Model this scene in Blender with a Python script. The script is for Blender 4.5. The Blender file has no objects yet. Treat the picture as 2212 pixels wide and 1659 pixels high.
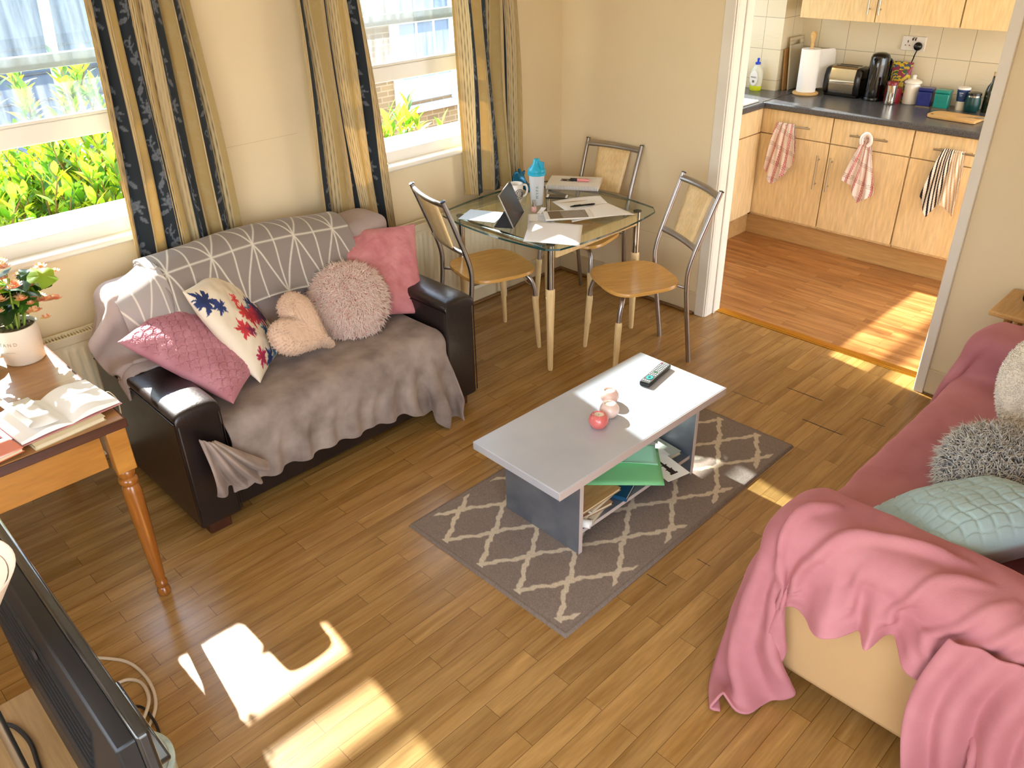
import bpy, math, random
import numpy as np
from mathutils import Vector, Matrix
PI = math.pi
def lin(h):
    if isinstance(h, str):
        h = h.lstrip('#'); c = [int(h[i:i+2], 16)/255 for i in (0, 2, 4)]
    else: c = list(h)
    return tuple(x/12.92 if x <= .04045 else ((x+.055)/1.055)**2.4 for x in c)
SC = bpy.context.scene
COL = SC.collection
# ------------------------------------------------------------------ camera
CH = 2.05
cam_data = bpy.data.cameras.new('camera'); cam = bpy.data.objects.new('camera', cam_data); COL.objects.link(cam)
cam_data.sensor_fit = 'HORIZONTAL'; cam_data.sensor_width = 36.0
cam_data.lens = 36.0*1753.92/2212
cam_data.clip_start = .05
_y, _p, _r = math.radians(44.0761), math.radians(30.2150), math.radians(-1.39917)
_f = Vector((math.cos(_p)*math.sin(_y), math.cos(_p)*math.cos(_y), -math.sin(_p)))
_rt = _f.cross(Vector((0, 0, 1))).normalized(); _u = _rt.cross(_f)
_R = math.cos(_r)*_rt + math.sin(_r)*_u; _U = -math.sin(_r)*_rt + math.cos(_r)*_u
cam.matrix_world = Matrix(((_R.x, _U.x, -_f.x, -3.7597), (_R.y, _U.y, -_f.y, -3.3948), (_R.z, _U.z, -_f.z, CH), (0, 0, 0, 1)))
SC.camera = cam
# ------------------------------------------------------------------ light
SC.view_settings.view_transform = 'Standard'; SC.view_settings.look = 'None'
SC.view_settings.gamma = 1.0; SC.view_settings.use_curve_mapping = False
SC.view_settings.exposure = EXPO = 0.5
SUN_AZ, SUN_EL = math.radians(-98), math.radians(35.8)   # direction the light travels in plan
sd = bpy.data.lights.new('sun', 'SUN'); sd.energy = 30.0; sd.angle = math.radians(.9); sd.color = (1.0, .955, .88)
sun = bpy.data.objects.new('sun', sd); COL.objects.link(sun)
sun.rotation_euler = Vector((math.cos(SUN_EL)*math.cos(SUN_AZ), math.cos(SUN_EL)*math.sin(SUN_AZ), -math.sin(SUN_EL))).to_track_quat('-Z', 'Y').to_euler()
wd = bpy.data.worlds.new('World'); SC.world = wd; wd.use_nodes = True
nt = wd.node_tree; nt.nodes.clear()
wo = nt.nodes.new('ShaderNodeOutputWorld'); bg = nt.nodes.new('ShaderNodeBackground')
tc = nt.nodes.new('ShaderNodeTexCoord'); sx = nt.nodes.new('ShaderNodeSeparateXYZ'); cr = nt.nodes.new('ShaderNodeValToRGB')
nt.links.new(tc.outputs['Generated'], sx.inputs[0]); nt.links.new(sx.outputs['Z'], cr.inputs[0])
e = cr.color_ramp.elements; e[0].position = 0.0; e[0].color = (.55, .50, .44, 1); e[1].position = .6; e[1].color = (.55, .72, 1.0, 1)
m_ = e.new(.06); m_.color = (.92, .95, 1.0, 1)
nt.links.new(cr.outputs[0], bg.inputs[0]); bg.inputs[1].default_value = 6.0; nt.links.new(bg.outputs[0], wo.inputs[0])
def portal(name, x, z, w, h, y=.16):
    d = bpy.data.lights.new(name, 'AREA'); d.shape = 'RECTANGLE'; d.size = w; d.size_y = h; d.cycles.is_portal = True
    o = bpy.data.objects.new(name, d); COL.objects.link(o); o.location = (x, y, z); o.rotation_euler = (-PI/2, 0, 0); return o
# ------------------------------------------------------------------ helpers
class MB:
    def __init__(s): s.v = []; s.f = []; s.mi = []; s.c = []; s.M = None; s.cur = 0; s.col = None
    def add(s, vs, fs, mi=None):
        n = len(s.v)
        for p in vs:
            p = Vector(p)
            if s.M is not None: p = s.M @ p
            s.v.append(tuple(p))
            if s.col is not None: s.c.append(s.col)
        for f in fs: s.f.append(tuple(i+n for i in f)); s.mi.append(s.cur if mi is None else mi)
        return s
    def box(s, x0, y0, z0, x1, y1, z1, mi=None):
        x0, x1 = min(x0, x1), max(x0, x1); y0, y1 = min(y0, y1), max(y0, y1); z0, z1 = min(z0, z1), max(z0, z1)
        return s.add([(x0, y0, z0), (x1, y0, z0), (x1, y1, z0), (x0, y1, z0), (x0, y0, z1), (x1, y0, z1), (x1, y1, z1), (x0, y1, z1)],
                     [(0, 3, 2, 1), (4, 5, 6, 7), (0, 1, 5, 4), (1, 2, 6, 5), (2, 3, 7, 6), (3, 0, 4, 7)], mi)
    def cbox(s, c, d, mi=None): return s.box(c[0]-d[0]/2, c[1]-d[1]/2, c[2]-d[2]/2, c[0]+d[0]/2, c[1]+d[1]/2, c[2]+d[2]/2, mi)
    def prism(s, poly, z0, z1, mi=None):
        n = len(poly)
        if sum(poly[i][0]*poly[(i+1) % n][1]-poly[(i+1) % n][0]*poly[i][1] for i in range(n)) < 0: poly = poly[::-1]
        return s.add([(x, y, z0) for x, y in poly]+[(x, y, z1) for x, y in poly],
                     [tuple(range(n-1, -1, -1)), tuple(range(n, 2*n))]+[(i, (i+1) % n, n+(i+1) % n, n+i) for i in range(n)], mi)
    def lathe(s, prof, seg=32, c=(0, 0), mi=None, sy=1.0, cap=True):
        vs = []; n = len(prof)
        for r, z in prof:
            for k in range(seg):
                a = 2*PI*k/seg; vs.append((c[0]+r*math.cos(a), c[1]+r*math.sin(a)*sy, z))
        fs = [(i*seg+k, i*seg+(k+1) % seg, (i+1)*seg+(k+1) % seg, (i+1)*seg+k) for i in range(n-1) for k in range(seg)]
        if cap: fs += [tuple(range(seg-1, -1, -1)), tuple((n-1)*seg+k for k in range(seg))]
        return s.add(vs, fs, mi)
    def tube(s, pts, r, seg=10, mi=None, flat=1.0, cap=True, closed=False):
        pts = [Vector(p) for p in pts]; n = len(pts); rs = r if isinstance(r, (list, tuple)) else [r]*n
        vs = []; prev = None
        for i, p in enumerate(pts):
            if closed: t = (pts[(i+1) % n]-pts[i-1])
            else: t = (pts[min(i+1, n-1)]-pts[max(i-1, 0)])
            t = t.normalized() if t.length > 1e-9 else Vector((0, 0, 1))
            if prev is None: a = t.orthogonal().normalized() if abs(t.z) < .99 else Vector((1, 0, 0))
            else: a = prev
            a = (a-t*a.dot(t)).normalized(); prev = a; b = t.cross(a)
            for k in range(seg):
                g = 2*PI*k/seg; vs.append(p+rs[i]*(a*math.cos(g)+b*math.sin(g)*flat))
        m = n if closed else n-1
        fs = [(i*seg+k, i*seg+(k+1) % seg, ((i+1) % n)*seg+(k+1) % seg, ((i+1) % n)*seg+k) for i in range(m) for k in range(seg)]
        if cap and not closed: fs += [tuple(range(seg-1, -1, -1)), tuple((n-1)*seg+k for k in range(seg))]
        return s.add(vs, fs, mi)
    def cyl(s, p0, p1, r0, r1=None, seg=16, mi=None): return s.tube([p0, p1], [r0, r0 if r1 is None else r1], seg, mi)
    def grid(s, P, mi=None, wrap=False):
        n, m = P.shape[:2]; mm = m if wrap else m-1
        return s.add([tuple(map(float, q)) for q in P.reshape(-1, 3)],
                     [(i*m+j, i*m+(j+1) % m, (i+1)*m+(j+1) % m, (i+1)*m+j) for i in range(n-1) for j in range(mm)], mi)
def smooth_path(pts, n=8):
    P = [Vector(p) for p in pts]; out = []
    for i in range(len(P)-1):
        a, b, c, d = P[max(i-1, 0)], P[i], P[i+1], P[min(i+2, len(P)-1)]
        for k in range(n):
            t = k/n; out.append(.5*((2*b)+(c-a)*t+(2*a-5*b+4*c-d)*t*t+(3*b-a-3*c+d)*t**3))
    out.append(P[-1]); return out
def mesh_obj(name, me, mats, parent, loc, rot):
    o = bpy.data.objects.new(name, me); COL.objects.link(o)
    for m in (mats if isinstance(mats, (list, tuple)) else [mats]): me.materials.append(m)
    if parent is not None: o.parent = parent
    if loc is not None: o.location = loc
    if rot is not None: o.rotation_euler = rot
    return o
def obj(name, mb, mats, parent=None, loc=None, rot=None, smooth=None, bevel=0, sub=0, solid=0, segs=2, cols=None):
    me = bpy.data.meshes.new(name); me.from_pydata(mb.v, [], mb.f); me.update()
    if any(mb.mi): me.polygons.foreach_set('material_index', [i or 0 for i in mb.mi])
    if mb.c and cols is None: cols = np.array(mb.c)
    if cols is not None:
        a = me.color_attributes.new('Col', 'FLOAT_COLOR', 'POINT'); cc = np.ones((len(mb.v), 4), np.float32); cc[:, :3] = np.asarray(cols)[:, :3]
        a.data.foreach_set('color', cc.ravel())
    if smooth is not None:
        me.shade_smooth() if hasattr(me, 'shade_smooth') else me.polygons.foreach_set('use_smooth', [True]*len(me.polygons))
        if smooth < 180: me.set_sharp_from_angle(angle=math.radians(smooth))
    o = mesh_obj(name, me, mats, parent, loc, rot)
    if solid: m = o.modifiers.new('solid', 'SOLIDIFY'); m.thickness = solid; m.offset = 0
    if bevel:
        m = o.modifiers.new('bevel', 'BEVEL'); m.width = bevel; m.segments = segs; m.limit_method = 'ANGLE'; m.angle_limit = math.radians(40)
        if smooth is None: me.shade_smooth(); me.set_sharp_from_angle(angle=math.radians(35))
        m.harden_normals = False
    if sub: m = o.modifiers.new('sub', 'SUBSURF'); m.levels = sub; m.render_levels = sub
    return o
def thing(name, label, cat, loc=(0, 0, 0), rz=0.0, group=None, rot=None):
    o = bpy.data.objects.new(name, None); COL.objects.link(o); o.empty_display_size = .05
    o.location = loc; o.rotation_euler = rot if rot is not None else (0, 0, rz); o['label'] = label; o['category'] = cat
    if group: o['group'] = group
    return o
def tag(o, label, cat, group=None, kind=None):
    o['label'] = label; o['category'] = cat
    if group: o['group'] = group
    if kind: o['kind'] = kind
    return o
def struct(name, mb, mats, **k):
    o = obj(name, mb, mats, **k)
    if o.parent is None: o['kind'] = 'structure'
    return o
def copy_tree(o, parent=None):
    c = o.copy(); COL.objects.link(c)
    if parent is not None: c.parent = parent
    for ch in list(o.children): copy_tree(ch, c)
    return c
# ------------------------------------------------------------------ materials
def _mix(nt, fac, a, b, blend='MIX'):
    n = nt.nodes.new('ShaderNodeMix'); n.data_type = 'RGBA'; n.blend_type = blend
    for sock, v in ((n.inputs[0], fac), (n.inputs[6], a), (n.inputs[7], b)):
        if hasattr(v, 'links') or hasattr(v, 'is_linked'): nt.links.new(v, sock)
        elif isinstance(v, (int, float)): sock.default_value = v
        else: sock.default_value = (*v[:3], 1)
    return n.outputs[2]
def mat(name, color='#888888', rough=.5, metal=0, spec=.5, coat=0, sheen=0, bump=None, var=None, attr=False, trans=0, emit=None, alpha=None, stretch=None, sheen_tint=None, ior=None, sss=0):
    m = bpy.data.materials.new(name); m.use_nodes = True; nt = m.node_tree; b = nt.nodes['Principled BSDF']
    c = lin(color); b.inputs['Base Color'].default_value = (*c, 1); b.inputs['Roughness'].default_value = rough; b.inputs['Metallic'].default_value = metal
    b.inputs['Specular IOR Level'].default_value = spec; b.inputs['Coat Weight'].default_value = coat; b.inputs['Coat Roughness'].default_value = .12
    b.inputs['Sheen Weight'].default_value = sheen; b.inputs['Sheen Roughness'].default_value = .4
    if sheen_tint: b.inputs['Sheen Tint'].default_value = (*lin(sheen_tint), 1)
    b.inputs['Transmission Weight'].default_value = trans
    if ior: b.inputs['IOR'].default_value = ior
    if emit: b.inputs['Emission Color'].default_value = (*lin(emit[0]), 1); b.inputs['Emission Strength'].default_value = emit[1]
    if alpha is not None: b.inputs['Alpha'].default_value = alpha
    co = nt.nodes.new('ShaderNodeTexCoord'); mp = nt.nodes.new('ShaderNodeMapping'); nt.links.new(co.outputs['Object'], mp.inputs[0])
    if stretch: mp.inputs['Scale'].default_value = stretch
    base = None
    if attr:
        at = nt.nodes.new('ShaderNodeAttribute'); at.attribute_name = 'Col'; base = at.outputs['Color']; nt.links.new(base, b.inputs['Base Color'])
    if var:   # (scale, second colour or amount[, detail])
        ns = nt.nodes.new('ShaderNodeTexNoise'); ns.inputs['Scale'].default_value = var[0]; ns.inputs['Detail'].default_value = 4; nt.links.new(mp.outputs[0], ns.inputs[0])
        r = nt.nodes.new('ShaderNodeMapRange'); r.inputs[1].default_value = .35; r.inputs[2].default_value = .68; nt.links.new(ns.outputs[0], r.inputs[0])
        if isinstance(var[1], str): out = _mix(nt, r.outputs[0], base if base is not None else c, lin(var[1]))
        else:
            k = nt.nodes.new('ShaderNodeMapRange'); k.inputs[3].default_value = 1-var[1]; k.inputs[4].default_value = 1+var[1]; nt.links.new(r.outputs[0], k.inputs[0])
            cc = nt.nodes.new('ShaderNodeCombineColor'); [nt.links.new(k.outputs[0], cc.inputs[i]) for i in range(3)]
            out = _mix(nt, 1.0, base if base is not None else c, cc.outputs[0], 'MULTIPLY')
        nt.links.new(out, b.inputs['Base Color'])
    if bump:  # (scale, strength[, distance])
        ns = nt.nodes.new('ShaderNodeTexNoise'); ns.inputs['Scale'].default_value = bump[0]; ns.inputs['Detail'].default_value = 5; nt.links.new(mp.outputs[0], ns.inputs[0])
        bp = nt.nodes.new('ShaderNodeBump'); bp.inputs['Strength'].default_value = bump[1]; bp.inputs['Distance'].default_value = bump[2] if len(bump) > 2 else .004
        nt.links.new(ns.outputs[0], bp.inputs['Height']); nt.links.new(bp.outputs[0], b.inputs['Normal'])
    return m
def wood(name, c1, c2, rough=.4, axis='x', scale=1.0, planks=None, coat=0, mortar=.0012, ring=14):
    """grain running along axis; planks=(length, width) adds strips"""
    m = bpy.data.materials.new(name); m.use_nodes = True; nt = m.node_tree; b = nt.nodes['Principled BSDF']
    b.inputs['Roughness'].default_value = rough; b.inputs['Coat Weight'].default_value = coat; b.inputs['Coat Roughness'].default_value = .15
    co = nt.nodes.new('ShaderNodeTexCoord'); mp = nt.nodes.new('ShaderNodeMapping'); nt.links.new(co.outputs['Object'], mp.inputs[0])
    if axis == 'y': mp.inputs['Rotation'].default_value = (0, 0, PI/2)
    if axis == 'z': mp.inputs['Rotation'].default_value = (0, PI/2, 0)
    m2 = nt.nodes.new('ShaderNodeMapping'); m2.inputs['Scale'].default_value = (1.2*scale, ring*scale, ring*scale); nt.links.new(mp.outputs[0], m2.inputs[0])
    vec = m2.outputs[0]
    if planks:
        br = nt.nodes.new('ShaderNodeTexBrick'); nt.links.new(mp.outputs[0], br.inputs[0]); br.inputs['Scale'].default_value = 1
        br.inputs['Brick Width'].default_value = planks[0]; br.inputs['Row Height'].default_value = planks[1]; br.inputs['Mortar Size'].default_value = mortar
        br.inputs['Mortar Smooth'].default_value = .2; br.inputs['Bias'].default_value = 0; br.offset = .37; br.inputs['Color1'].default_value = (0, 0, 0, 1); br.inputs['Color2'].default_value = (1, 1, 1, 1)
        br.inputs['Mortar'].default_value = (.5, .5, .5, 1)
        sh = nt.nodes.new('ShaderNodeVectorMath'); sh.operation = 'MULTIPLY_ADD'; nt.links.new(br.outputs['Color'], sh.inputs[0]); sh.inputs[1].default_value = (7, 13, 5); nt.links.new(vec, sh.inputs[2]); vec = sh.outputs[0]
    ns = nt.nodes.new('ShaderNodeTexNoise'); ns.inputs['Scale'].default_value = 1.6; ns.inputs['Detail'].default_value = 7; ns.inputs['Distortion'].default_value = .6; nt.links.new(vec, ns.inputs[0])
    r = nt.nodes.new('ShaderNodeMapRange'); r.inputs[1].default_value = .3; r.inputs[2].default_value = .72; nt.links.new(ns.outputs[0], r.inputs[0])
    out = _mix(nt, r.outputs[0], lin(c1), lin(c2))
    fine = nt.nodes.new('ShaderNodeTexNoise'); fine.inputs['Scale'].default_value = 9; fine.inputs['Detail'].default_value = 4; nt.links.new(vec, fine.inputs[0])
    k = nt.nodes.new('ShaderNodeMapRange'); k.inputs[1].default_value = .3; k.inputs[2].default_value = .7; k.inputs[3].default_value = .86; k.inputs[4].default_value = 1.1; nt.links.new(fine.outputs[0], k.inputs[0])
    cc = nt.nodes.new('ShaderNodeCombineColor'); [nt.links.new(k.outputs[0], cc.inputs[i]) for i in range(3)]
    out = _mix(nt, 1.0, out, cc.outputs[0], 'MULTIPLY')
    if planks:
        k = nt.nodes.new('ShaderNodeMapRange'); k.inputs[3].default_value = .87; k.inputs[4].default_value = 1.08; sp = nt.nodes.new('ShaderNodeSeparateColor'); nt.links.new(br.outputs['Color'], sp.inputs[0]); nt.links.new(sp.outputs[0], k.inputs[0])
        cc = nt.nodes.new('ShaderNodeCombineColor'); [nt.links.new(k.outputs[0], cc.inputs[i]) for i in range(3)]
        out = _mix(nt, 1.0, out, cc.outputs[0], 'MULTIPLY')
        out = _mix(nt, br.outputs['Fac'], out, lin('#3a2108')) if mortar > 0 else out
    nt.links.new(out, b.inputs['Base Color'])
    bp = nt.nodes.new('ShaderNodeBump'); bp.inputs['Strength'].default_value = .08; bp.inputs['Distance'].default_value = .002; nt.links.new(fine.outputs[0], bp.inputs['Height']); nt.links.new(bp.outputs[0], b.inputs['Normal'])
    return m
def fbm(x, y, seed=0, oct=4):
    r = np.random.RandomState(seed); out = 0; a = 1.0; f = 1.0
    for _ in range(oct):
        for _ in range(3):
            th = r.rand()*2*PI; ph = r.rand()*2*PI; out = out+a/3*np.sin((x*math.cos(th)+y*math.sin(th))*f*(.8+.4*r.rand())+ph+1.3*np.sin((x*math.sin(th)-y*math.cos(th))*f*.7+ph*2))
        a *= .5; f *= 2.1
    return out
def text_mb(s, size, depth=.0004, spacing=1.0):
    cu = bpy.data.curves.new('txt', 'FONT'); cu.body = s; cu.size = size; cu.extrude = depth; cu.align_x = 'CENTER'; cu.align_y = 'CENTER'; cu.space_character = spacing
    o = bpy.data.objects.new('txt', cu); COL.objects.link(o); dg = bpy.context.evaluated_depsgraph_get(); dg.update()
    me = bpy.data.meshes.new_from_object(o.evaluated_get(dg)); mb = MB()
    mb.add([v.co for v in me.vertices], [tuple(p.vertices) for p in me.polygons])
    bpy.data.objects.remove(o); bpy.data.curves.remove(cu); bpy.data.meshes.remove(me); return mb
# ------------------------------------------------------------------ setting
M_wall = mat('wall_paint', '#ead7b0', .75, spec=.25, var=(1.3, .035), bump=(160, .06, .002))
M_ceil = mat('ceiling_paint', '#efe8d8', .85)
M_white = mat('white_gloss_paint', '#ece5d5', .35, spec=.45, var=(5, .03))
M_frame = mat('window_paint', '#f1ede2', .3, spec=.5, var=(6, .03))
M_floor = wood('living_laminate', '#b58b50', '#90672f', .27, 'x', planks=(.62, .0655), mortar=.0006, coat=.15)
M_kfloor = wood('kitchen_laminate', '#c08a52', '#8e5626', .3, 'y', planks=(.5, .068), mortar=.0006, coat=.1)
M_trim_wood = wood('quadrant_wood', '#8a6236', '#6a4520', .5, 'x')
M_brass = mat('brass', '#d6a338', .25, metal=1)
s = MB().box(-5.2, -4.6, -.06, .135, .10, 0); struct('floor', s, M_floor)
s = MB().box(.135, -3.6, -.06, 2.1, .10, 0); struct('floor_kitchen', s, M_kfloor)
s = MB().box(-5.2, -4.6, 2.45, 2.1, .3, 2.55); struct('ceiling', s, M_ceil)
# wide board joints that stand open by the rug
for q_, (x, y0, y1, w) in enumerate(((-.41, -1.878, -2.061, .0045), (-.622, -2.07, -2.261, .0045), (-.625, -1.703, -1.868, .0022), (-1.929, -2.171, -2.255, .0022), (-.428, -2.263, -2.371, .0025), (-1.74, -2.255, -2.31, .002))):
    struct('trim_%d' % (q_+3), MB().box(x-w/2, y1, 0, x+w/2, y0, .0006), mat('open_joint_%d' % q_, '#1d1006', .9))
def win_wall(mb, x0, x1, holes, z0=0, z1=2.45, y0=0, y1=.26):
    """holes: (xa, xb, za, zb)"""
    xs = x0
    for xa, xb, za, zb in holes:
        mb.box(xs, y0, z0, xa, y1, z1); mb.box(xa, y0, z0, xb, y1, za); mb.box(xa, y0, zb, xb, y1, z1); xs = xb
    mb.box(xs, y0, z0, x1, y1, z1)
WL = (-3.44, -2.36); WR = (-1.66, -.56); WK = (.25, 1.62)
s = MB(); win_wall(s, -4.6, .07, [(WL[0], WL[1], .93, 2.25), (WR[0], WR[1], .93, 2.25)]); struct('wall_back', s, M_wall)
# partition to the kitchen with its wide doorway
s = MB().box(0, -1.135, 0, .135, 0, 2.45).box(0, -2.325, 2.12, .135, -1.135, 2.45).box(0, -3.85, 0, .135, -2.325, 2.45)
struct('wall_right', s, M_wall)

struct('wall_front', MB().box(-2.9, -3.98, 0, .135, -3.85, 2.45), M_wall)  # stops short on the left so daylight fills in behind the camera
struct('wall_left', MB().box(-4.7, -1.7, 0, -4.6, .26, 2.45).box(-4.7, -3.98, 0, -4.6, -1.7, .85).box(-4.7, -3.98, 2.2, -4.6, -1.7, 2.45).box(-4.7, -3.98, .85, -4.6, -3.5, 2.2), M_wall)  # unseen side opening added so soft daylight brightens the room
# doorway lining and architraves
s = MB().box(-.004, -1.137, 0, .139, -1.128, 2.12).box(-.022, -1.128, 0, .0, -1.068, 2.17).box(-.022, -2.372, 0, 0, -2.328, 2.17).box(-.004, -2.332, 0, .139, -2.322, 2.12).box(-.022, -2.372, 2.12, 0, -1.068, 2.17).box(-.004, -2.325, 2.112, .139, -1.135, 2.12)
s.box(-.014, -1.135, 0, .0, -1.128, 2.12).box(.06, -1.145, 0, .075, -1.137, 2.1)
struct('door_1', s, M_white, bevel=.004)
# baseboards with a wooden quadrant at the floor
s = MB().box(-5.2, -.016, .012, 0, 0, .13).box(-5.2, -.02, .112, 0, -.001, .122); struct('baseboard_back', s, mat('skirting_paint', '#dcc9a2', .4, var=(4, .04)), bevel=.003)
s = MB().box(-.016, -1.068, .012, 0, -.016, .13); struct('baseboard_right', s, bpy.data.materials['skirting_paint'], bevel=.003)
s = MB().box(-.016, -3.85, .012, 0, -2.372, .13); struct('baseboard_right_near', s, bpy.data.materials['skirting_paint'], bevel=.003)
s = MB().prism([(0, 0)]*0+[(-5.2, -.016), (-5.2, -.034), (-.034, -.034), (-.034, -1.06), (-.016, -1.06), (-.016, -.016)], 0, .018); struct('trim_1', s, M_trim_wood, bevel=.006)
s = MB().prism([(.105, -1.137), (.165, -1.137), (.165, -2.322), (.105, -2.322)], 0, .004).box(.118, -2.322, .003, .152, -1.137, .006)
struct('trim_2', s, M_brass, bevel=.0015)
struct('trim_9', MB().box(-2.29, -.0006, 1.192, -1.80, .001, 1.1934), mat('seam_line', '#cdb384', .8))  # thin seam lines on the walls, slightly darker than the paint
struct('trim_10', MB().box(-.0006, -1.06, .409, .001, -.06, .4105), bpy.data.materials['seam_line'])
# ---- sash windows
M_glass = bpy.data.materials.new('window_glass'); M_glass.use_nodes = True; nt = M_glass.node_tree; nt.nodes.clear()
o_ = nt.nodes.new('ShaderNodeOutputMaterial'); tr = nt.nodes.new('ShaderNodeBsdfTransparent'); gl = nt.nodes.new('ShaderNodeBsdfGlossy'); tl = nt.nodes.new('ShaderNodeBsdfTranslucent'); df = nt.nodes.new('ShaderNodeBsdfDiffuse')
tr.inputs[0].default_value = (.78, .82, .84, 1); gl.inputs['Roughness'].default_value = .02; tl.inputs[0].default_value = (.8, .86, .9, 1); df.inputs[0].default_value = (.8, .84, .86, 1)
m1 = nt.nodes.new('ShaderNodeMixShader'); m2 = nt.nodes.new('ShaderNodeMixShader'); m3 = nt.nodes.new('ShaderNodeMixShader')
co = nt.nodes.new('ShaderNodeTexCoord'); mp = nt.nodes.new('ShaderNodeMapping'); mp.inputs['Scale'].default_value = (9, 1, .8); mp.inputs['Rotation'].default_value = (0, .25, 0); ns = nt.nodes.new('ShaderNodeTexNoise'); ns.inputs['Detail'].default_value = 5
nt.links.new(co.outputs['Object'], mp.inputs[0]); nt.links.new(mp.outputs[0], ns.inputs[0])
mr = nt.nodes.new('ShaderNodeMapRange'); mr.inputs[1].default_value = .35; mr.inputs[2].default_value = .75; mr.inputs[3].default_value = .015; mr.inputs[4].default_value = .085; nt.links.new(ns.outputs[0], mr.inputs[0])
nt.links.new(tl.outputs[0], m1.inputs[1]); nt.links.new(df.outputs[0], m1.inputs[2]); m1.inputs[0].default_value = .35
nt.links.new(mr.outputs[0], m2.inputs[0]); nt.links.new(tr.outputs[0], m2.inputs[1]); nt.links.new(m1.outputs[0], m2.inputs[2])
m3.inputs[0].default_value = .05; nt.links.new(m2.outputs[0], m3.inputs[1]); nt.links.new(gl.outputs[0], m3.inputs[2]); nt.links.new(m3.outputs[0], o_.inputs[0])
def sash_window(n, x0, x1):
    fr = MB()
    for a, b in ((x0, x0+.06), (x1-.06, x1)): fr.box(a, .05, .93, b, .24, 2.25)
    fr.box(x0+.06, .05, 2.18, x1-.06, .24, 2.25)
    fr.box(x0+.06, .03, .93, x1-.06, .065, 1.0)          # inner rebate below the sash
    fr.box(x0+.06, .065, .93, x1-.06, .115, .985); fr.box(x0+.06, .115, .93, x1-.06, .22, 1.02)
    W = struct('window_%d' % n, fr, M_frame, bevel=.004)
    lo = MB(); a, b = x0+.062, x1-.062
    lo.box(a, .085, 1.325, b, .125, 1.397).box(a, .085, 1.94, b, .125, 1.98).box(a, .085, 1.397, a+.045, .125, 1.94).box(b-.045, .085, 1.397, b, .125, 1.94)
    lo.box(a+.045, .088, 1.397, b-.045, .10, 1.41)
    obj('lower_sash', lo, M_frame, W, bevel=.004)
    up = MB(); up.box(a, .135, 1.575, b, .175, 1.625).box(a, .135, 2.13, b, .175, 2.18).box(a, .135, 1.625, a+.045, .175, 2.13).box(b-.045, .135, 1.625, b, .175, 2.13)
    obj('upper_sash', up, M_frame, W, bevel=.004)
    obj('lower_pane', MB().box(a+.045, .103, 1.397, b-.045, .106, 1.94), M_glass, W)
    obj('upper_pane', MB().box(a+.045, .153, 1.625, b-.045, .156, 2.13), M_glass, W)
    sl = MB().box(x0-.04, -.045, .918, x1+.04, .06, .945)
    obj('window_sill', sl, M_white, W, bevel=.010)
    return W
sash_window(1, *WL); sash_window(2, *WR)
portal('portal_left', -2.9, 1.6, .98, 1.25, .19); portal('portal_right', -1.11, 1.6, .98, 1.25, .19)
# ---- kitchen shell
M_tile = bpy.data.materials.new('cream_wall_tiles'); M_tile.use_nodes = True; nt = M_tile.node_tree; b = nt.nodes['Principled BSDF']
co = nt.nodes.new('ShaderNodeTexCoord'); sp = nt.nodes.new('ShaderNodeSeparateXYZ'); nt.links.new(co.outputs['Object'], sp.inputs[0])
ad = nt.nodes.new('ShaderNodeMath'); nt.links.new(sp.outputs['X'], ad.inputs[0]); nt.links.new(sp.outputs['Y'], ad.inputs[1])
cb = nt.nodes.new('ShaderNodeCombineXYZ'); nt.links.new(ad.outputs[0], cb.inputs[0]); nt.links.new(sp.outputs['Z'], cb.inputs[1])
mp = nt.nodes.new('ShaderNodeMapping'); mp.inputs['Location'].default_value = (.012, .0095, 0); nt.links.new(cb.outputs[0], mp.inputs[0])
br = nt.nodes.new('ShaderNodeTexBrick'); br.offset = 0; br.inputs['Scale'].default_value = 1; br.inputs['Brick Width'].default_value = .2; br.inputs['Row Height'].default_value = .2; br.inputs['Mortar Size'].default_value = .0022; br.inputs['Mortar Smooth'].default_value = .3
br.inputs['Color1'].default_value = (*lin('#e9dcbd'), 1); br.inputs['Color2'].default_value = (*lin('#e3d5b4'), 1); br.inputs['Mortar'].default_value = (*lin('#b5a88c'), 1)
nt.links.new(mp.outputs[0], br.inputs[0]); nt.links.new(br.outputs['Color'], b.inputs['Base Color']); b.inputs['Roughness'].default_value = .12
wv = nt.nodes.new('ShaderNodeTexNoise'); wv.inputs['Scale'].default_value = 9; wv.inputs['Detail'].default_value = 3; wv.inputs['Distortion'].default_value = 1.5
m2 = nt.nodes.new('ShaderNodeMapping'); m2.inputs['Rotation'].default_value = (0, 0, .6); m2.inputs['Scale'].default_value = (1, 3.2, 1); nt.links.new(cb.outputs[0], m2.inputs[0]); nt.links.new(m2.outputs[0], wv.inputs[0])
b1 = nt.nodes.new('ShaderNodeBump'); b1.inputs['Strength'].default_value = .35; b1.inputs['Distance'].default_value = .006; nt.links.new(wv.outputs[0], b1.inputs['Height'])
b2 = nt.nodes.new('ShaderNodeBump'); b2.inputs['Strength'].default_value = .6; b2.inputs['Distance'].default_value = .002; b2.invert = True; nt.links.new(br.outputs['Fac'], b2.inputs['Height']); nt.links.new(b1.outputs[0], b2.inputs['Normal']); nt.links.new(b2.outputs[0], b.inputs['Normal'])
s = MB().box(1.98, -3.6, 0, 2.1, .26, 2.45); struct('wall_kitchen_right', s, M_tile)
s = MB(); win_wall(s, .135, 1.98, [(WK[0], WK[1], 1.12, 2.2)], y0=.06, y1=.26); struct('wall_kitchen_back', s, M_tile)
s = MB().box(1.71, -.46, .925, 1.98, .06, 2.45); struct('wall_kitchen_pillar', s, M_tile)
fr = MB(); a, b_ = WK
for p, q in ((a, a+.06), (b_-.06, b_)): fr.box(p, .1, 1.12, q, .2, 2.2)
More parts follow.
